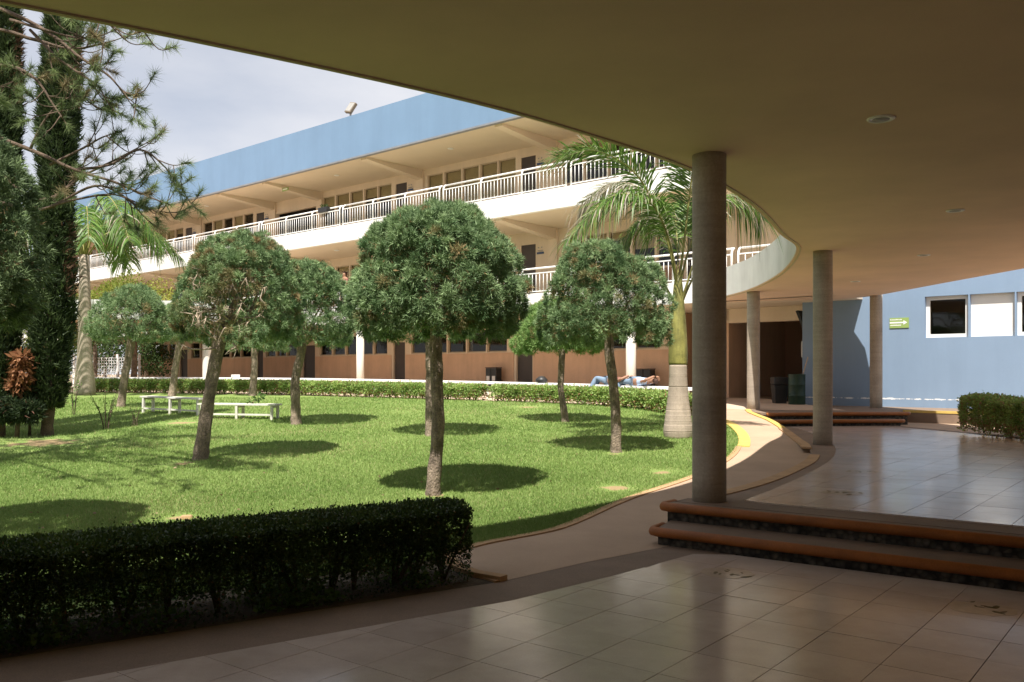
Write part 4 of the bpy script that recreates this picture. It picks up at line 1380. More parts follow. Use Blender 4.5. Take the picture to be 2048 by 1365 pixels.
# ------------------------------------------------------------------ bottle palm by the column
def frond(parent, pts, rng, n=46, length=0.55, wid=0.035, mat_=None, dry=0.0, droop=0.5, start=0.28, rach=0.018, tint=(0.2, 0.9)):
    P = np.array(curve(pts, 10))
    m = MB().tube([tuple(p) for p in P], list(np.linspace(rach, rach * 0.25, len(P))), 6)
    r = m.build('rachis', M['crownshaft'] if dry < 0.5 else M['twig'], parent, True)
    ts = np.linspace(start, 1.0, n)
    idx = ts * (len(P) - 1)
    i0 = np.clip(idx.astype(int), 0, len(P) - 2)
    B = P[i0] + (P[i0 + 1] - P[i0]) * (idx - i0)[:, None]
    T = unit(P[i0 + 1] - P[i0])
    side = unit(np.cross(T, np.array([0, 0, 1.0])))
    upv = unit(np.cross(side, T))
    Vs, tn, dr = [], [], []
    for s in (-1, 1):
        for q in range(2):
            L = length * (0.45 + 0.75 * np.sin(np.pi * np.clip(ts * 0.95 - 0.12, 0, 1))) * rng.uniform(0.8, 1.12, n)
            D = unit(side * s * rng.uniform(0.75, 1.0, (n, 1)) + T * rng.uniform(0.45, 0.85, (n, 1)) + upv * rng.uniform(-0.15, 0.55, (n, 1)))
            W = wid * rng.uniform(0.7, 1.1, n)
            wv = unit(np.cross(D, upv + 0.2 * rng.normal(size=(n, 3)))) * W[:, None] / 2
            dz = np.array([0, 0, -1.0]) * (L * droop * rng.uniform(0.5, 1.3, n))[:, None]
            m1 = B + D * (L * 0.42)[:, None] + dz * 0.16
            m2 = B + D * (L * 0.76)[:, None] + dz * 0.52
            tip = B + D * (L * 0.98)[:, None] + dz
            # three quads, the last one closing to a point
            Vs.append(np.stack([B - wv * .5, B + wv * .5, m1 + wv, m1 - wv, m1 - wv, m1 + wv, m2 + wv * .75, m2 - wv * .75, m2 - wv * .75, m2 + wv * .75, tip + wv * .05, tip - wv * .05], 1).reshape(-1, 3))
            tt = rng.uniform(*tint, n)
            d_ = (rng.random(n) < dry).astype(float)
            tn.append(np.repeat(tt, 3))
            dr.append(np.repeat(d_, 3) * np.tile([0.6, 0.9, 1.0], n) + np.tile([0, 0, 0.25], n) * (np.repeat(rng.random(n), 3) < 0.3))
    Vv = np.concatenate(Vs)
    me = fast_mesh('leaflets', Vv, np.arange(len(Vv)).reshape(-1, 4), mat_ or M['palm'], np.concatenate(tn), np.clip(np.concatenate(dr), 0, 1))
    link(bpy.data.objects.new('leaflets', me), r)


rng = np.random.default_rng(41)
px, py = 3.21, 17.07
pz = g(py)
palm = tag(empty('bottle_palm', (px, py, pz)), 'bottle palm with swollen grey base and yellow-green crownshaft beside the thick column', 'palm')
prof = [(0.25, -0.05), (0.275, 0.02), (0.285, 0.10), (0.275, 0.20), (0.255, 0.36), (0.235, 0.52), (0.21, 0.70), (0.19, 0.88), (0.178, 1.05), (0.172, 1.22), (0.17, 1.40)]
fine = []
for k in range(len(prof) - 1):
    for q in range(5):
        t_ = q / 5
        fine.append((prof[k][0] + (prof[k + 1][0] - prof[k][0]) * t_, prof[k][1] + (prof[k + 1][1] - prof[k][1]) * t_))
fine.append(prof[-1])
ringed = []
lastr = 0
for r_, z_ in fine:
    ringed.append((r_, z_))
for zr in (0.12, 0.22, 0.31, 0.41, 0.52, 0.64, 0.79, 0.98, 1.20):
    r_ = float(np.interp(zr, [p[1] for p in prof], [p[0] for p in prof]))
    ringed += [(r_ + 0.0015, zr - 0.010), (r_ - 0.0035, zr), (r_ + 0.0005, zr + 0.010)]
ringed.sort(key=lambda q: q[1])
MB().lathe(ringed, n=36).build('trunk', M['palm_trunk'], palm, True)
MB().lathe([(0.172, 1.40), (0.182, 1.44), (0.184, 1.60), (0.172, 1.9), (0.145, 2.3), (0.118, 2.6), (0.085, 2.95), (0.05, 3.15)], n=28).build('crownshaft', M['crownshaft'], palm, True)
frond(palm, [(0, 0, 2.8), (-0.26, -0.1, 3.9), (-0.80, -0.3, 4.95), (-1.6, -0.5, 5.4), (-2.35, -0.6, 5.25)], rng, 84, 0.72, 0.03, dry=0.05, droop=0.3, rach=0.028)
frond(palm, [(0, 0, 2.8), (-0.20, -0.25, 3.7), (-0.65, -0.7, 4.4), (-1.4, -1.0, 4.45), (-2.2, -1.2, 3.65)], rng, 84, 0.6, 0.028, dry=0.15, droop=0.75, rach=0.026)
frond(palm, [(0, 0, 2.8), (-0.15, 0.3, 4.0), (-0.55, 0.7, 4.9), (-1.15, 1.1, 5.15), (-1.75, 1.4, 4.8)], rng, 80, 0.55, 0.026, dry=0.9, droop=1.4, rach=0.024)
frond(palm, [(0, 0, 2.8), (0.10, -0.1, 3.8), (0.18, -0.25, 4.7), (0.22, -0.6, 5.4), (0.24, -1.2, 5.6)], rng, 84, 0.72, 0.03, dry=0.0, droop=0.5, rach=0.028, tint=(0.05, 0.6))
frond(palm, [(0, 0, 2.8), (0.28, 0.1, 3.8), (0.75, 0.25, 4.6), (1.3, 0.4, 4.75), (1.75, 0.5, 4.35)], rng, 70, 0.58, 0.026, dry=0.35, droop=1.1, rach=0.024)
frond(palm, [(0, 0, 2.8), (0.05, 0.35, 3.8), (0.1, 1.0, 4.6), (0.1, 1.7, 4.8), (0.1, 2.3, 4.4)], rng, 64, 0.66, 0.028, dry=0.1, droop=0.8)
frond(palm, [(0, 0, 2.8), (-0.1, 0.1, 3.5), (-0.35, 0.3, 4.1), (-0.65, 0.35, 4.2), (-1.0, 0.4, 3.9)], rng, 60, 0.55, 0.026, dry=0.2, droop=1.0)
for a, l_, zz in ((2.7, 0.42, 3.25), (0.3, 0.38, 3.2), (-0.6, 0.3, 3.3)):
    MB().tube(curve([(0.05 * math.cos(a), 0.05 * math.sin(a), 2.55), (0.5 * l_ * math.cos(a), 0.5 * l_ * math.sin(a), 2.85), (l_ * math.cos(a), l_ * math.sin(a), zz)], 5),
              list(np.linspace(0.035, 0.016, 11)), 7).build('leaf_stalk', M['crownshaft'], palm, True)

# tall palm at the far left
rng = np.random.default_rng(43)
px, py = -15.6, 32.25
pz = g(py)
palm2 = tag(empty('tall_palm', (px, py, pz)), 'tall grey-trunked palm behind the dark cypresses', 'palm')
MB().lathe([(0.36, -0.05), (0.38, 0.15), (0.34, 0.6), (0.27, 1.2), (0.22, 2.2), (0.23, 3.0), (0.20, 3.6), (0.17, 5.1)], n=24).build('trunk', M['palm_trunk'], palm2, True)
for k in range(13):
    a = k * 2.399 + 0.4
    e = 1.6 + 0.9 * rng.random()
    up = rng.uniform(0.6, 2.2)
    c_, s_ = math.cos(a), math.sin(a)
    frond(palm2, [(0, 0, 4.9), (0.3 * e * c_, 0.3 * e * s_, 5.5 + up * .55), (0.75 * e * c_, 0.75 * e * s_, 5.6 + up * .8), (1.2 * e * c_, 1.2 * e * s_, 5.5 + up * 0.45), (1.5 * e * c_, 1.5 * e * s_, 5.1 + up * 0.1)],
          rng, 44, 0.62, 0.05, dry=0.06, droop=0.9, rach=0.035, tint=(0.0, 0.75))

# ------------------------------------------------------------------ columnar cypresses, pine, shrubs at the left
def cypress(x0, y0, x1, rad, h, label, seed, lowrad):
    rng = np.random.default_rng(seed)
    z = g(y0)
    t = tag(empty('cypress', (x0, y0, z)), label, 'tree', 'columnar cypresses')
    trunk(t, [(0, 0, -0.05), (0.02, 0, 0.5), ((x1 - x0) * .4, 0, h * .4), (x1 - x0, 0, h * 0.97)], [0.13, 0.11, 0.08, 0.02], M['dark_bark'], rng)
    n = 26000
    zz = rng.uniform(0.55, h, n)
    a = rng.uniform(0, 2 * math.pi, n)
    prof = np.interp(zz / h, [0, .08, .2, .35, .7, .92, 1], [0.45 * lowrad, 0.9 * lowrad, lowrad, rad * 1.0, rad * 1.05, rad * .75, 0.03])
    tuft = 1 + 0.22 * np.sin(a * 3 + zz * 5.1) * np.sin(zz * 3.3 + a) + rng.normal(0, 0.08, n)
    r = prof * tuft * rng.uniform(0.45, 1.06, n) ** 0.55
    cx = np.interp(zz / h, [0, 1], [0, x1 - x0])
    P = np.stack([cx + r * np.cos(a), r * np.sin(a), zz], 1)
    N = unit(np.stack([np.cos(a), np.sin(a), np.full(n, 1.1)], 1))
    V_, F_ = sprays(P, N, rng, 0.13, 3, 0.45, 0.22)
    tint = np.clip(rng.normal(0.4, 0.25, n), 0, 1)
    dry = ((np.sin(zz * 1.7 + 2) > 0.3) & (np.cos(a - 0.2) > 0.75) & (rng.random(n) < 0.5)).astype(float) * 0.8
    link(bpy.data.objects.new('crown', fast_mesh('crown', V_, F_, M['cypress'], np.repeat(tint, 3), np.repeat(dry, 3))), t)


cypress(-9.13, 17.35, -8.70, 0.30, 11.5, 'narrow dark cypress column standing farther from the frame edge', 51, 0.36)
cypress(-9.95, 17.1, -9.85, 0.30, 11.0, 'narrow dark cypress column at the frame edge', 52, 0.36)
cypress(-10.75, 17.6, -10.75, 0.34, 10.5, 'outermost dark cypress, mostly beyond the frame edge', 53, 0.4)

sh = tag(empty('dark_shrub', (-9.5, 16.95, g(16.95))), 'low dark evergreen shrub between the cypress trunks', 'shrub')
ball_crown('foliage', [(-0.1, 0, 0.55), (0.25, -0.05, 0.5), (-0.4, 0, 0.6), (0.1, 0.1, 0.85)], [0.38, 0.3, 0.33, 0.25], np.random.default_rng(61), 9000, M['cypress'], sh, 0.10, 0.01, 0.25, 'needle')
MB().tube([(0, 0, -0.05), (0.02, 0, 0.3), (0.1, 0, 0.8)], [0.05, 0.04, 0.02], 7).build('stem', M['dark_bark'], sh, True)
db = tag(empty('dead_bush', (-9.42, 17.25, g(17.25))), 'upright bush of dry orange-brown leaves between the cypresses', 'shrub')
MB().tube([(0, 0, -0.05), (0.02, 0, 0.7), (0, 0, 1.6)], [0.03, 0.025, 0.01], 7).build('stem', M['dark_bark'], db, True)
ball_crown('dry_leaves', [(-0.05, -0.28, 1.0), (0.02, -0.28, 1.25), (0.02, -0.28, 1.5)], [0.21, 0.21, 0.18], np.random.default_rng(62), 1100, M['dry_leaf'], db, 0.15, 0.0, 0.4, droop=0.9)

# pine: trunk outside the frame, long limbs with needle tufts reaching in
rng = np.random.default_rng(71)
PX, PY = -8.6, 11.6
pz = g(PY)
pine = tag(empty('pine_tree', (PX, PY, pz)), 'pine with long bare limbs and bristly needle tufts against the sky', 'tree')
m = MB()
m.tube(curve([(0, 0, -0.1), (0.1, 0, 3), (0.0, 0.1, 6), (0.2, 0.1, 9.5), (0.3, 0, 12)], 6), list(np.linspace(0.24, 0.05, 25)), 12, wob=0.05, rng=rng)
K = 11.6 / 1767


def W_(u, v, dy=0.0):
    """limb points, in metres from the pine's foot, laid out on a plane 11.6 m away"""
    y = 11.6 + dy
    return np.array([(u - 1024) / 1767 * y - PX, y - PY, 1.6 + (747 - v) / 1767 * y - pz])


limbs = [
    [(-250, 230, 0), (-60, 260, -0.1), (60, 300, -0.2), (150, 340, -0.3), (230, 365, -0.4), (300, 395, -0.5), (345, 412, -0.5)],
    [(-250, 60, 0), (-60, 10, -0.3), (40, 35, -0.4), (110, 75, -0.5), (160, 115, -0.6), (215, 150, -0.6), (250, 185, -0.6), (285, 192, -0.6)],
    [(-250, 120, 0), (-40, 60, 0.2), (70, 80, 0.3), (140, 98, 0.3), (205, 88, 0.3), (262, 70, 0.3)],
    [(-250, 300, 0), (-40, 330, 0.3), (80, 400, 0.4), (170, 350, 0.5), (250, 310, 0.5), (312, 275, 0.6)],
    [(-250, 380, 0), (-30, 400, 0.2), (80, 420, 0.2), (190, 372, 0.1), (260, 400, 0), (330, 432, 0)],
    [(-250, 160, 0), (-30, 130, -0.2), (60, 150, -0.3), (110, 215, -0.4), (140, 260, -0.4)],
    [(-250, -150, 0), (-20, -120, -0.8), (90, -60, -1.2), (200, 40, -1.4), (300, 60, -1.4)],
    [(-250, -300, 0), (-60, -260, 0.8), (60, -200, 1.2), (180, -120, 1.4)],
    [(-250, 0, 0), (-120, -80, -1.5), (-20, -60, -2.4), (60, -20, -3.0)],
    [(-250, -450, 0), (-100, -420, -1.0), (60, -380, -1.6), (160, -330, -2.0)],
    [(-250, -350, 0), (-140, -300, 1.2), (20, -260, 2.4)],
    [(-250, 260, 0), (-150, 230, -1.4), (-60, 220, -2.4)],
    [(20, 40, -0.4), (90, 60, -0.5), (150, 75, -0.5), (200, 72, -0.5), (240, 55, -0.4)],
    [(60, 60, -0.4), (120, 120, -0.5), (180, 160, -0.6), (200, 175, -0.6)],
    [(100, 330, -0.2), (160, 300, -0.2), (205, 275, -0.2), (245, 262, -0.2)],
    [(150, 340, -0.3), (220, 330, -0.2), (280, 300, -0.1), (330, 335, -0.1), (370, 385, -0.1)],
    [(60, 300, -0.2), (90, 240, -0.3), (130, 200, -0.3), (170, 190, -0.3)],
    [(80, 420, 0.2), (150, 400, 0.0), (230, 390, -0.1), (290, 420, -0.1)],
]
tufts = []
for li, lm in enumerate(limbs):
    P = np.array([W_(*p) for p in lm])
    C = np.array(curve([tuple(p) for p in P], 6))
    m.tube([tuple(p) for p in C], list(np.linspace(0.034 if li < 12 else 0.02, 0.005, len(C))), 6, wob=0.08, rng=rng)
    nsub = 11 if li < 6 else (18 if li < 12 else 6)
    for k in range(nsub):
        q = rng.uniform(0.42, 1.0)
        i = int(q * (len(C) - 1))
        s = C[i]
        d = unit(C[min(i + 1, len(C) - 1)] - C[max(i - 1, 0)])
        dv = unit(d * 0.7 + rng.normal(0, 0.7, 3) + np.array([0.1, 0, 0.15]))
        L = rng.uniform(0.22, 0.6)
        e = s + dv * L + np.array([0, 0, rng.uniform(-0.05, 0.18)])
        mid = (s + e) / 2 + np.array([0, 0, -0.05 - rng.uniform(0, .08)])
        cc = curve([tuple(s), tuple(mid), tuple(e)], 4)
        m.tube(cc, list(np.linspace(0.009, 0.0035, len(cc))), 5)
        tufts.append((e, unit(e - mid)))
        if rng.random() < 0.6:
            e2 = mid + unit(dv + rng.normal(0, 0.7, 3)) * rng.uniform(0.15, 0.32) + np.array([0, 0, 0.06])
            m.tube([tuple(mid), tuple((mid + e2) / 2 - np.array([0, 0, 0.02])), tuple(e2)], [0.006, 0.005, 0.003], 4)
            tufts.append((e2, unit(e2 - mid)))
    tufts.append((C[-1], unit(C[-1] - C[-3])))
for k in range(22):          # crown round the trunk, above and beside the frame
    a = k * 2.4
    zz = 5.0 + k * 0.26
    L_ = rng.uniform(1.1, 2.0)
    C = np.array(curve([(0.1, 0.05, zz - 0.2), (0.5 * L_ * math.cos(a), 0.5 * L_ * math.sin(a), zz), (L_ * math.cos(a), L_ * math.sin(a), zz + 0.25)], 5))
    m.tube([tuple(p) for p in C], list(np.linspace(0.03, 0.006, len(C))), 6)
    for q in range(26):
        i = rng.integers(3, len(C))
        e = C[i] + rng.normal(0, 0.28, 3) * np.array([1, 1, 0.6])
        m.tube([tuple(C[i]), tuple(e)], [0.006, 0.003], 4)
        tufts.append((e, unit(e - C[i])))
m.build('trunk', M['dark_bark'], pine, True)
Ps, Ds = [], []
for e, d in tufts:
    n = 90
    back = rng.uniform(0, 0.14, n)[:, None]
    Ps.append(e - d * back)
    Ds.append(unit(d * rng.uniform(0.25, 1.0, (n, 1)) + unit(rng.normal(size=(n, 3))) * 0.85))
Ps, Ds = np.concatenate(Ps), np.concatenate(Ds)
L = rng.uniform(0.08, 0.17, len(Ps))
V_, F_ = needles(Ps, Ds, L, np.full(len(Ps), 0.007), rng)
tn = np.repeat(rng.uniform(0.1, 0.9, len(tufts)), 90)
dd = np.repeat((rng.random(len(tufts)) < 0.12).astype(float) * 0.7, 90)
link(bpy.data.objects.new('crown', fast_mesh('crown', V_, F_, M['pine'], tn, dd)), pine)


# background trees at the left
def loose_tree(x, y, h, rad, zc, n, mat_, label, seed, leaf=0.12, name='leafy_tree'):
    rng = np.random.default_rng(seed)
    z = g(min(y, 36))
    t = tag(empty(name, (x, y, z)), label, 'tree', 'trees behind the courtyard')
    m = MB()
    m.tube(curve([(0, 0, -0.1), (0.1, 0, zc * .4), (0, 0.1, zc)], 5), list(np.linspace(0.16, 0.07, 11)), 9, wob=0.06, rng=rng)
    cs, rs = [], []
    for k in range(9):
        a = rng.uniform(0, 6.28)
        q = rng.uniform(0.2, 0.75) * rad
        c = (q * math.cos(a), q * math.sin(a), zc + rng.uniform(-0.25, 0.6) * (h - zc))
        cs.append(c)
        rs.append(rad * rng.uniform(0.3, 0.5))
        m.tube(curve([(0, 0, zc * 0.75), (c[0] * .5, c[1] * .5, (zc + c[2]) / 2), c], 3), [0.06, 0.05, 0.045, 0.04, 0.03, 0.02, 0.015], 6)
    m.build('trunk', M['bark'], t, True)
    ball_crown('crown', cs, rs, rng, n, mat_, t, leaf)


loose_tree(-17.6, 41.0, 5.2, 2.4, 3.9, 9000, M['yellow_tree'], 'airy yellow-green tree in front of the far end of the building', 81)
loose_tree(-20.0, 41.5, 4.6, 1.8, 3.0, 5000, M['yellow_tree'], 'smaller yellow-green tree above the white grid fence', 82)
loose_tree(-21.8, 46.0, 5.5, 2.6, 3.2, 6000, M['dark_tree'], 'dark leafy tree in the gap beside the far building corner', 83)
loose_tree(-27.5, 44.0, 8.0, 3.4, 4.6, 9000, M['dark_tree'], 'broad dark tree behind the cypresses', 84, 0.16)
loose_tree(-34.0, 50.0, 9.0, 4.2, 5.0, 9000, M['dark_tree'], 'farthest broad dark tree at the frame edge behind the cypresses', 85, 0.18)

loose_tree(-24.5, 53.0, 3.6, 2.4, 1.6, 5000, M['dark_tree'], 'low dark bushy tree behind the white grid fence', 86, 0.14)
loose_tree(-21.0, 50.5, 3.4, 1.7, 1.5, 4000, M['dark_tree'], 'low dark bushy tree in the gap beside the building corner', 87, 0.14)
loose_tree(-30.0, 56.0, 5.5, 3.6, 2.4, 6000, M['yellow_tree'], 'tall yellow-green tree far behind the white grid fence', 88, 0.16)

# white grid fence
gf = tag(empty('grid_fence', (-22.8, 46.0, g(36))), 'white wire grid fence panel with posts behind the tall palm', 'fence')
fm = MB()
for k in range(27): fm.box(k * 0.13 - 0.012, k * 0.13 + 0.012, -0.012, 0.012, 0.05, 1.5)
for k in range(11): fm.box(0, 3.4, -0.012, 0.012, 0.05 + k * 0.145, 0.075 + k * 0.145)
fm.build('grid', M['rail'], gf)
for x in (0, 1.13, 2.26, 3.4): MB().box(x - 0.05, x + 0.05, -0.05, 0.05, 0, 1.7).build('post', M['rail'], gf)


# ------------------------------------------------------------------ hedges
def hedge(name, line, width, height, per_m, label, seed, mat_, leaf=0.03, bare=0.3, stems=0.35, gaps=(), sprigs=0.0, dry=0.03):
    """clipped hedge along a polyline: leafy top, thin stems showing near the ground"""
    rng = np.random.default_rng(seed)
    P = np.array(line)
    seg = np.linalg.norm(P[1:] - P[:-1], axis=1)
    cum = np.concatenate([[0], np.cumsum(seg)])
    Ltot = cum[-1]
    o0 = (float(P[0][0]), float(P[0][1]))
    t = tag(empty(name, (*o0, g(o0[1]))), label, 'hedge')
    z_base = g(o0[1])
    n = int(per_m * Ltot)
    s = rng.uniform(0, Ltot, n)
    for a, b in gaps:
        s = s[(s < a) | (s > b)]
    n = len(s)
    i = np.clip(np.searchsorted(cum, s) - 1, 0, len(seg) - 1)
    T = (P[i + 1] - P[i]) / seg[i][:, None]
    B = P[i] + T * (s - cum[i])[:, None]
    Nn = np.stack([-T[:, 1], T[:, 0]], 1)
    # shell sampling: top and both faces, thinning toward the ground
    which = rng.random(n)
    u = rng.uniform(-1, 1, n)
    hz = rng.random(n)
    wav = 1 + 0.06 * np.sin(s * 2.3) + 0.05 * np.sin(s * 5.7 + 1)
    top = which < 0.36
    inner = which > 0.88
    lowf = height * (bare + (1 - bare) * hz ** 0.75)
    lowf = np.where(rng.random(n) < 0.12, height * hz * 0.5, lowf)
    off = np.where(top, u * width / 2, np.sign(u) * width / 2 * rng.uniform(0.86, 1.05, n))
    off = np.where(inner, u * width / 2 * 0.85, off) * wav
    z = np.where(top, height * rng.uniform(0.93, 1.05, n) * (1 - 0.07 * u ** 4), lowf)
    clump = np.sin(s * 9.0 + seed) * np.sin(s * 4.1) + 0.5 * np.sin(z * 17 + s * 6)
    off = off * (1 + 0.07 * clump)
    # round the two ends
    endd = np.minimum(s, Ltot - s)
    f = np.clip(endd / (width * 0.5), 0, 1)
    off = off * np.sqrt(1 - (1 - f) ** 2 * 0.75)
    xy = B + Nn * off[:, None]
    gz = np.array([g(q) for q in xy[:, 1]]) - z_base
    Pt = np.stack([xy[:, 0] - o0[0], xy[:, 1] - o0[1], gz + z], 1)
    out = np.concatenate([Nn * np.sign(off)[:, None], np.full((n, 1), 0.25)], 1)
    out[top] = np.array([0, 0, 1.0])
    k = 3
    base = np.repeat(Pt, k, 0) + rng.normal(size=(n * k, 3)) * leaf * 0.5
    D = unit(np.repeat(out, k, 0) + rng.normal(size=(n * k, 3)) * 0.8)
    L = leaf * rng.uniform(0.6, 1.25, n * k)
    V_, F_ = leaves(base, D, L, L * 0.62, rng)
    tint = np.clip(np.repeat(0.45 + 0.28 * clump, k) + rng.normal(0, 0.2, n * k), 0, 1)
    dr = (rng.random(n * k) < dry * (1 + 3 * (np.repeat(z, k) < height * 0.4))).astype(float)
    link(bpy.data.objects.new('foliage', fast_mesh('foliage', V_, F_, mat_, tint, dr)), t)
    m = MB()
    q = 0.1
    while q < Ltot:
        if not any(a < q < b for a, b in gaps):
            j = min(int(np.searchsorted(cum, q)) - 1, len(seg) - 1)
            b_ = P[j] + (P[j + 1] - P[j]) / seg[j] * (q - cum[j])
            nn = np.array([-(P[j + 1] - P[j])[1], (P[j + 1] - P[j])[0]]) / seg[j]
            b_ = b_ + nn * rng.normal(0, width * 0.12)
            for e in range(4):
                dx, dy = rng.normal(0, width * 0.22, 2)
                x, y = b_ - np.array(o0)
                zg = g(b_[1]) - z_base
                m.tube([(x, y, zg - 0.02), (x + dx * .4, y + dy * .4, zg + height * 0.35), (x + dx, y + dy, zg + height * 0.85)], [0.013, 0.010, 0.004], 5)
        q += stems * rng.uniform(0.7, 1.3)
    tag(m.build('stems', M['dark_bark'], t, True), kind='stuff')
    if sprigs:
        ns = int(sprigs * Ltot)
        ss = rng.uniform(0, Ltot, ns)
        i = np.clip(np.searchsorted(cum, ss) - 1, 0, len(seg) - 1)
        T = (P[i + 1] - P[i]) / seg[i][:, None]
        bb_ = P[i] + T * (ss - cum[i])[:, None] + np.stack([-T[:, 1], T[:, 0]], 1) * rng.uniform(-.45, .45, (ns, 1)) * width
        hh = rng.uniform(0.03, 0.09, ns)
        Pt, Dd = [], []
        for a in range(ns):
            for e in range(7):
                f_ = e / 6
                Pt.append((bb_[a, 0] - o0[0], bb_[a, 1] - o0[1], g(bb_[a, 1]) - z_base + height * 1.0 + hh[a] * f_))
                Dd.append(rng.normal(size=3) * 0.7 + np.array([0, 0, 0.7]))
        Pt, Dd = np.array(Pt), unit(np.array(Dd))
        L = leaf * rng.uniform(0.5, 1.0, len(Pt))
        V_, F_ = leaves(Pt, Dd, L, L * 0.6, rng)
        link(bpy.data.objects.new('sprigs', fast_mesh('sprigs', V_, F_, mat_, rng.uniform(0.3, 1, len(Pt)))), t)
    return t


hedge('near_hedge', [(-9.5, 0.85), (-6.2, 3.05), (-3.05, 5.22), (-1.3, 6.42), (-0.42, 7.03)], 0.58, 0.56, 12500,
      'dark clipped hedge in the shade along the tiled walkway', 91, M['box'], 0.024, 0.30, 0.25, sprigs=34, dry=0.01)
hl = curve([(4.35, 21.3), (3.75, 23.0), (2.45, 25.35), (0.3, 27.2), (-2.0, 28.6), (-7.6, 31.9), (-12.4, 33.6), (-16.6, 34.5)], 6)
hedge('far_hedge', hl, 0.55, 0.45, 1700, 'sunny green clipped hedge curving along the far side of the lawn', 92, M['box_far'], 0.062, 0.22, 0.28, gaps=((8.35, 8.75),), dry=0.10)
hedge('side_hedge', [(9.85, 18.75), (10.05, 16.6), (10.35, 13.5)], 0.95, 0.66, 4200, 'clipped hedge at the edge of the tiled platform before the blue wall', 93, M['box_far'], 0.05, 0.12, 0.2, sprigs=8, dry=0.12)
yb = tag(empty('golden_shrub', (11.2, 18.2, g(18))), 'low shrub with golden yellow leaves behind the side hedge', 'shrub')
ball_crown('foliage', [(0, 0, 0.45), (0.5, -0.5, 0.45), (0.9, -1.1, 0.45), (-0.1, 0.3, 0.4)], [0.42, 0.4, 0.42, 0.3], np.random.default_rng(94), 3500,
           leaf_mat('golden_leaf', (0.30, 0.26, 0.03), (0.62, 0.48, 0.06)), yb, 0.06)
MB().tube([(0, 0, -.05), (0.05, 0, 0.4)], [0.03, 0.01], 6).build('stem', M['dark_bark'], yb)

# weeds and ground cover in the hedge bed
rng = np.random.default_rng(95)
n = 5200
ss = rng.uniform(0, 1, n)
A_, B_ = np.array([-7.5, 1.9]), np.array([-0.45, 6.6])
pos = A_ + (B_ - A_) * ss[:, None] + np.array([-0.55, 0.83]) * rng.uniform(0.02, 0.75, (n, 1))
cl = np.sin(ss * 60) + np.sin(ss * 37 + 1) + rng.normal(0, .6, n)
pos = pos[cl > 0.1]
n = len(pos)
Pt = np.concatenate([np.repeat(pos, 2, 0), rng.uniform(0.006, 0.14, (2 * n, 1)) * rng.uniform(0.3, 1, (2 * n, 1))], 1)
D = unit(rng.normal(size=(2 * n, 3)) * np.array([1, 1, 0.5]) + np.array([0, 0, 0.35]))
L = rng.uniform(0.03, 0.07, 2 * n)
V_, F_ = leaves(Pt, D, L, L * 0.6, rng)
tag(link(bpy.data.objects.new('ground_cover', fast_mesh('ground_cover', V_, F_, M['rose'], rng.uniform(0, 1, 2 * n)))),
    'low leafy weeds under the dark near hedge', 'plants', kind='stuff')


# slender rose stems on the lawn
def rose(x, y, label, seed, n, h, leafy):
    rng = np.random.default_rng(seed)
    t = tag(empty('rose_bush', (x, y, g(y))), label, 'plant', 'thin rose bushes on the lawn')
    m = MB()
    Pt = []
    for k in range(n):
        a = rng.uniform(0, 6.28)
        hh = h * rng.uniform(0.6, 1.0)
        e = (rng.uniform(0.1, 0.4) * h * math.cos(a), rng.uniform(.1, .4) * h * math.sin(a), hh)
        c = curve([(0.04 * math.cos(a), 0.04 * math.sin(a), -0.03), (e[0] * .4, e[1] * .4, hh * .5), e], 5)
        m.tube(c, list(np.linspace(0.011, 0.004, len(c))), 5)
        for q in range(leafy):
            i = rng.integers(len(c) // 3, len(c))
            Pt += [np.array(c[i]) + rng.normal(0, .03, 3) for _ in range(3)]
    m.build('stems', M['dark_bark'], t, True)
    Pt = np.array(Pt)
    D = unit(rng.normal(size=Pt.shape))
    L = rng.uniform(0.03, 0.07, len(Pt))
    V_, F_ = leaves(Pt, D, L, L * 0.6, rng)
    link(bpy.data.objects.new('leaves', fast_mesh('leaves', V_, F_, M['rose'], rng.uniform(0.2, 1, len(Pt)))), t)


rose(-8.45, 18.4, 'largest thin rose bush, dark stems in front of the wide dome tree', 101, 8, 0.95, 3)
rose(-8.15, 19.1, 'small bare rose bush at the foot of the white bench', 102, 6, 0.45, 2)
rose(-10.7, 21.6, 'tall pale green rose stem beside the dark cypress', 103, 4, 1.15, 10)
lt = tag(empty('fallen_twig', (-6.25, 20.75, g(20.75) + 0.36)), 'leafy green cutting lying on the low white bench', 'plant')
MB().tube([(0, 0, 0.01), (0.2, 0.02, 0.05), (0.33, 0, 0.14)], [0.008, 0.006, 0.003], 5).build('stem', M['dark_bark'], lt)
ball_crown('leaves', [(0.3, 0, 0.15), (0.1, 0, 0.06)], [0.09, 0.06], np.random.default_rng(104), 60, M['rose'], lt, 0.09)
st = tag(MB().raw([(-.07, -.04, 0), (.06, -.05, 0), (.08, .03, 0), (-.05, .04, 0), (-.06, -.03, .05), (.05, -.04, .055), (.065, .02, .045), (-.04, .03, .05)],
                  [(0, 3, 2, 1), (4, 5, 6, 7), (0, 1, 5, 4), (1, 2, 6, 5), (2, 3, 7, 6), (3, 0, 4, 7)]).build('stone', M['kerb'], None, False, (-3.52, 9.55, g(9.55) - 0.005), 0.4, bevel=0.012),
         'pale flat stone lying on the sunny grass beside the round tree shadow', 'stone')

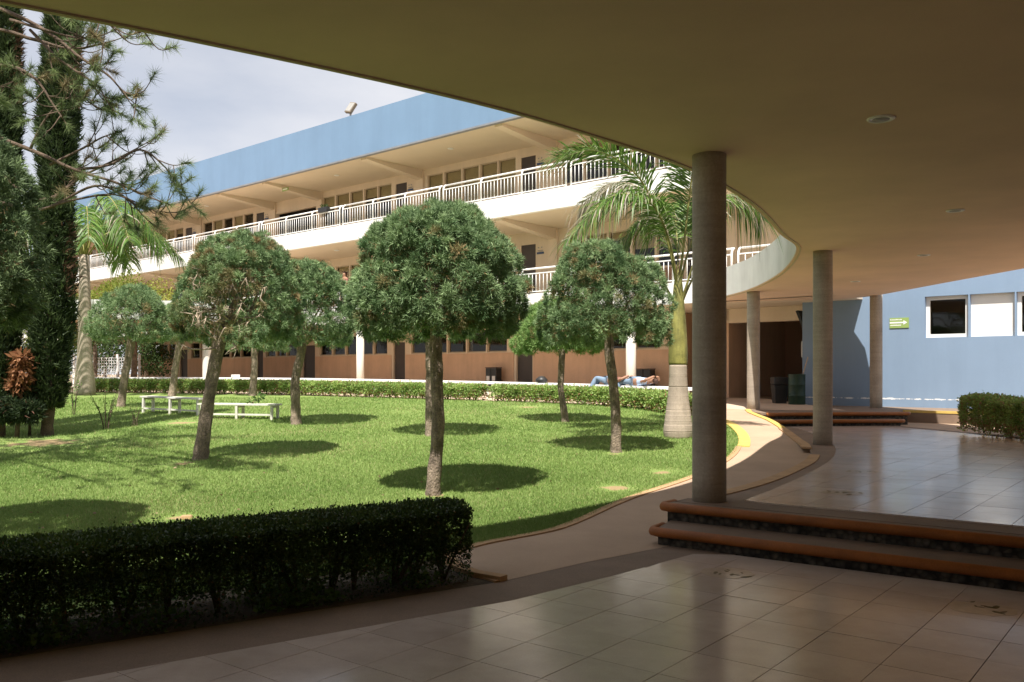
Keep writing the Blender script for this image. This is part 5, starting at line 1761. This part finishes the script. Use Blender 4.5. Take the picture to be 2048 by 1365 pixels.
# fallen leaves on the grass
rng = np.random.default_rng(109)
n = 170
Y = 1 / rng.uniform(1 / 24.0, 1 / 8.2, n)
X = rng.uniform(-0.6, 0.22, n) * Y
ok = inside(LAWN, X, Y) & ~inside(bed_front + bed_back[::-1], X, Y)
X, Y = X[ok], Y[ok]
n = len(X)
Pt = np.stack([X, Y, np.array([g(q) for q in Y]) + 0.03], 1)
D = unit(rng.normal(size=(n, 3)) * np.array([1, 1, 0.2]))
L = rng.uniform(0.03, 0.06, n)
V_, F_ = leaves(Pt, D, L, L * 0.55, rng)
tag(link(bpy.data.objects.new('fallen_leaves', fast_mesh('fallen_leaves', V_, F_, leaf_mat('leaf_litter', (0.15, 0.10, 0.05), (0.36, 0.27, 0.16)), rng.uniform(0, 1, n)))),
    'scattered small dry leaves on the lawn', 'leaves', kind='stuff')

# ------------------------------------------------------------------ grass blades, denser near the camera
rng = np.random.default_rng(111)
N_ = 900000
inv = rng.uniform(1 / 30.0, 1 / 6.2, N_)
Y = 1 / inv
X = rng.uniform(-0.66, 0.32, N_) * Y
ok = inside(LAWN, X, Y) & ~inside(bed_front + bed_back[::-1], X, Y)
for x, y, r in PATCHES:
    ok &= (np.hypot(X - x, Y - y) > r * rng.uniform(0.3, 1.1, N_))
X, Y = X[ok], Y[ok]
n = len(X)
Z = np.where(Y < 9, 0, np.where(Y < 23, 0.045 * (Y - 9), 0.63 + 0.02 * (Y - 23)))
D = unit(np.stack([rng.normal(0, 0.55, n), rng.normal(0, 0.55, n), np.ones(n)], 1))
L = rng.uniform(0.02, 0.048, n) * np.interp(Y, [6, 25], [1.0, 1.5])
V_, F_ = needles(np.stack([X, Y, Z], 1), D, L, np.interp(Y, [6, 12, 30], [0.006, 0.009, 0.02]), rng)
pat = 0.5 + 0.25 * np.sin(X * 1.3 + np.sin(Y * 0.9) * 2) * np.sin(Y * 1.1 + X * 0.4)
tint = np.clip(pat + rng.normal(0, 0.25, n), 0, 1)
tag(link(bpy.data.objects.new('grass', fast_mesh('grass', V_, F_, M['grass_blade'], tint, (rng.random(n) < 0.05 + 0.35 * np.clip(np.sin(X * 0.9 + 1.7 * np.sin(Y * 0.55)) * np.sin(Y * 0.8 + 1.2 * np.sin(X * 0.7)) - 0.45, 0, 1)) * 0.8))),
    'short bright green lawn grass in the courtyard', 'grass', kind='stuff')
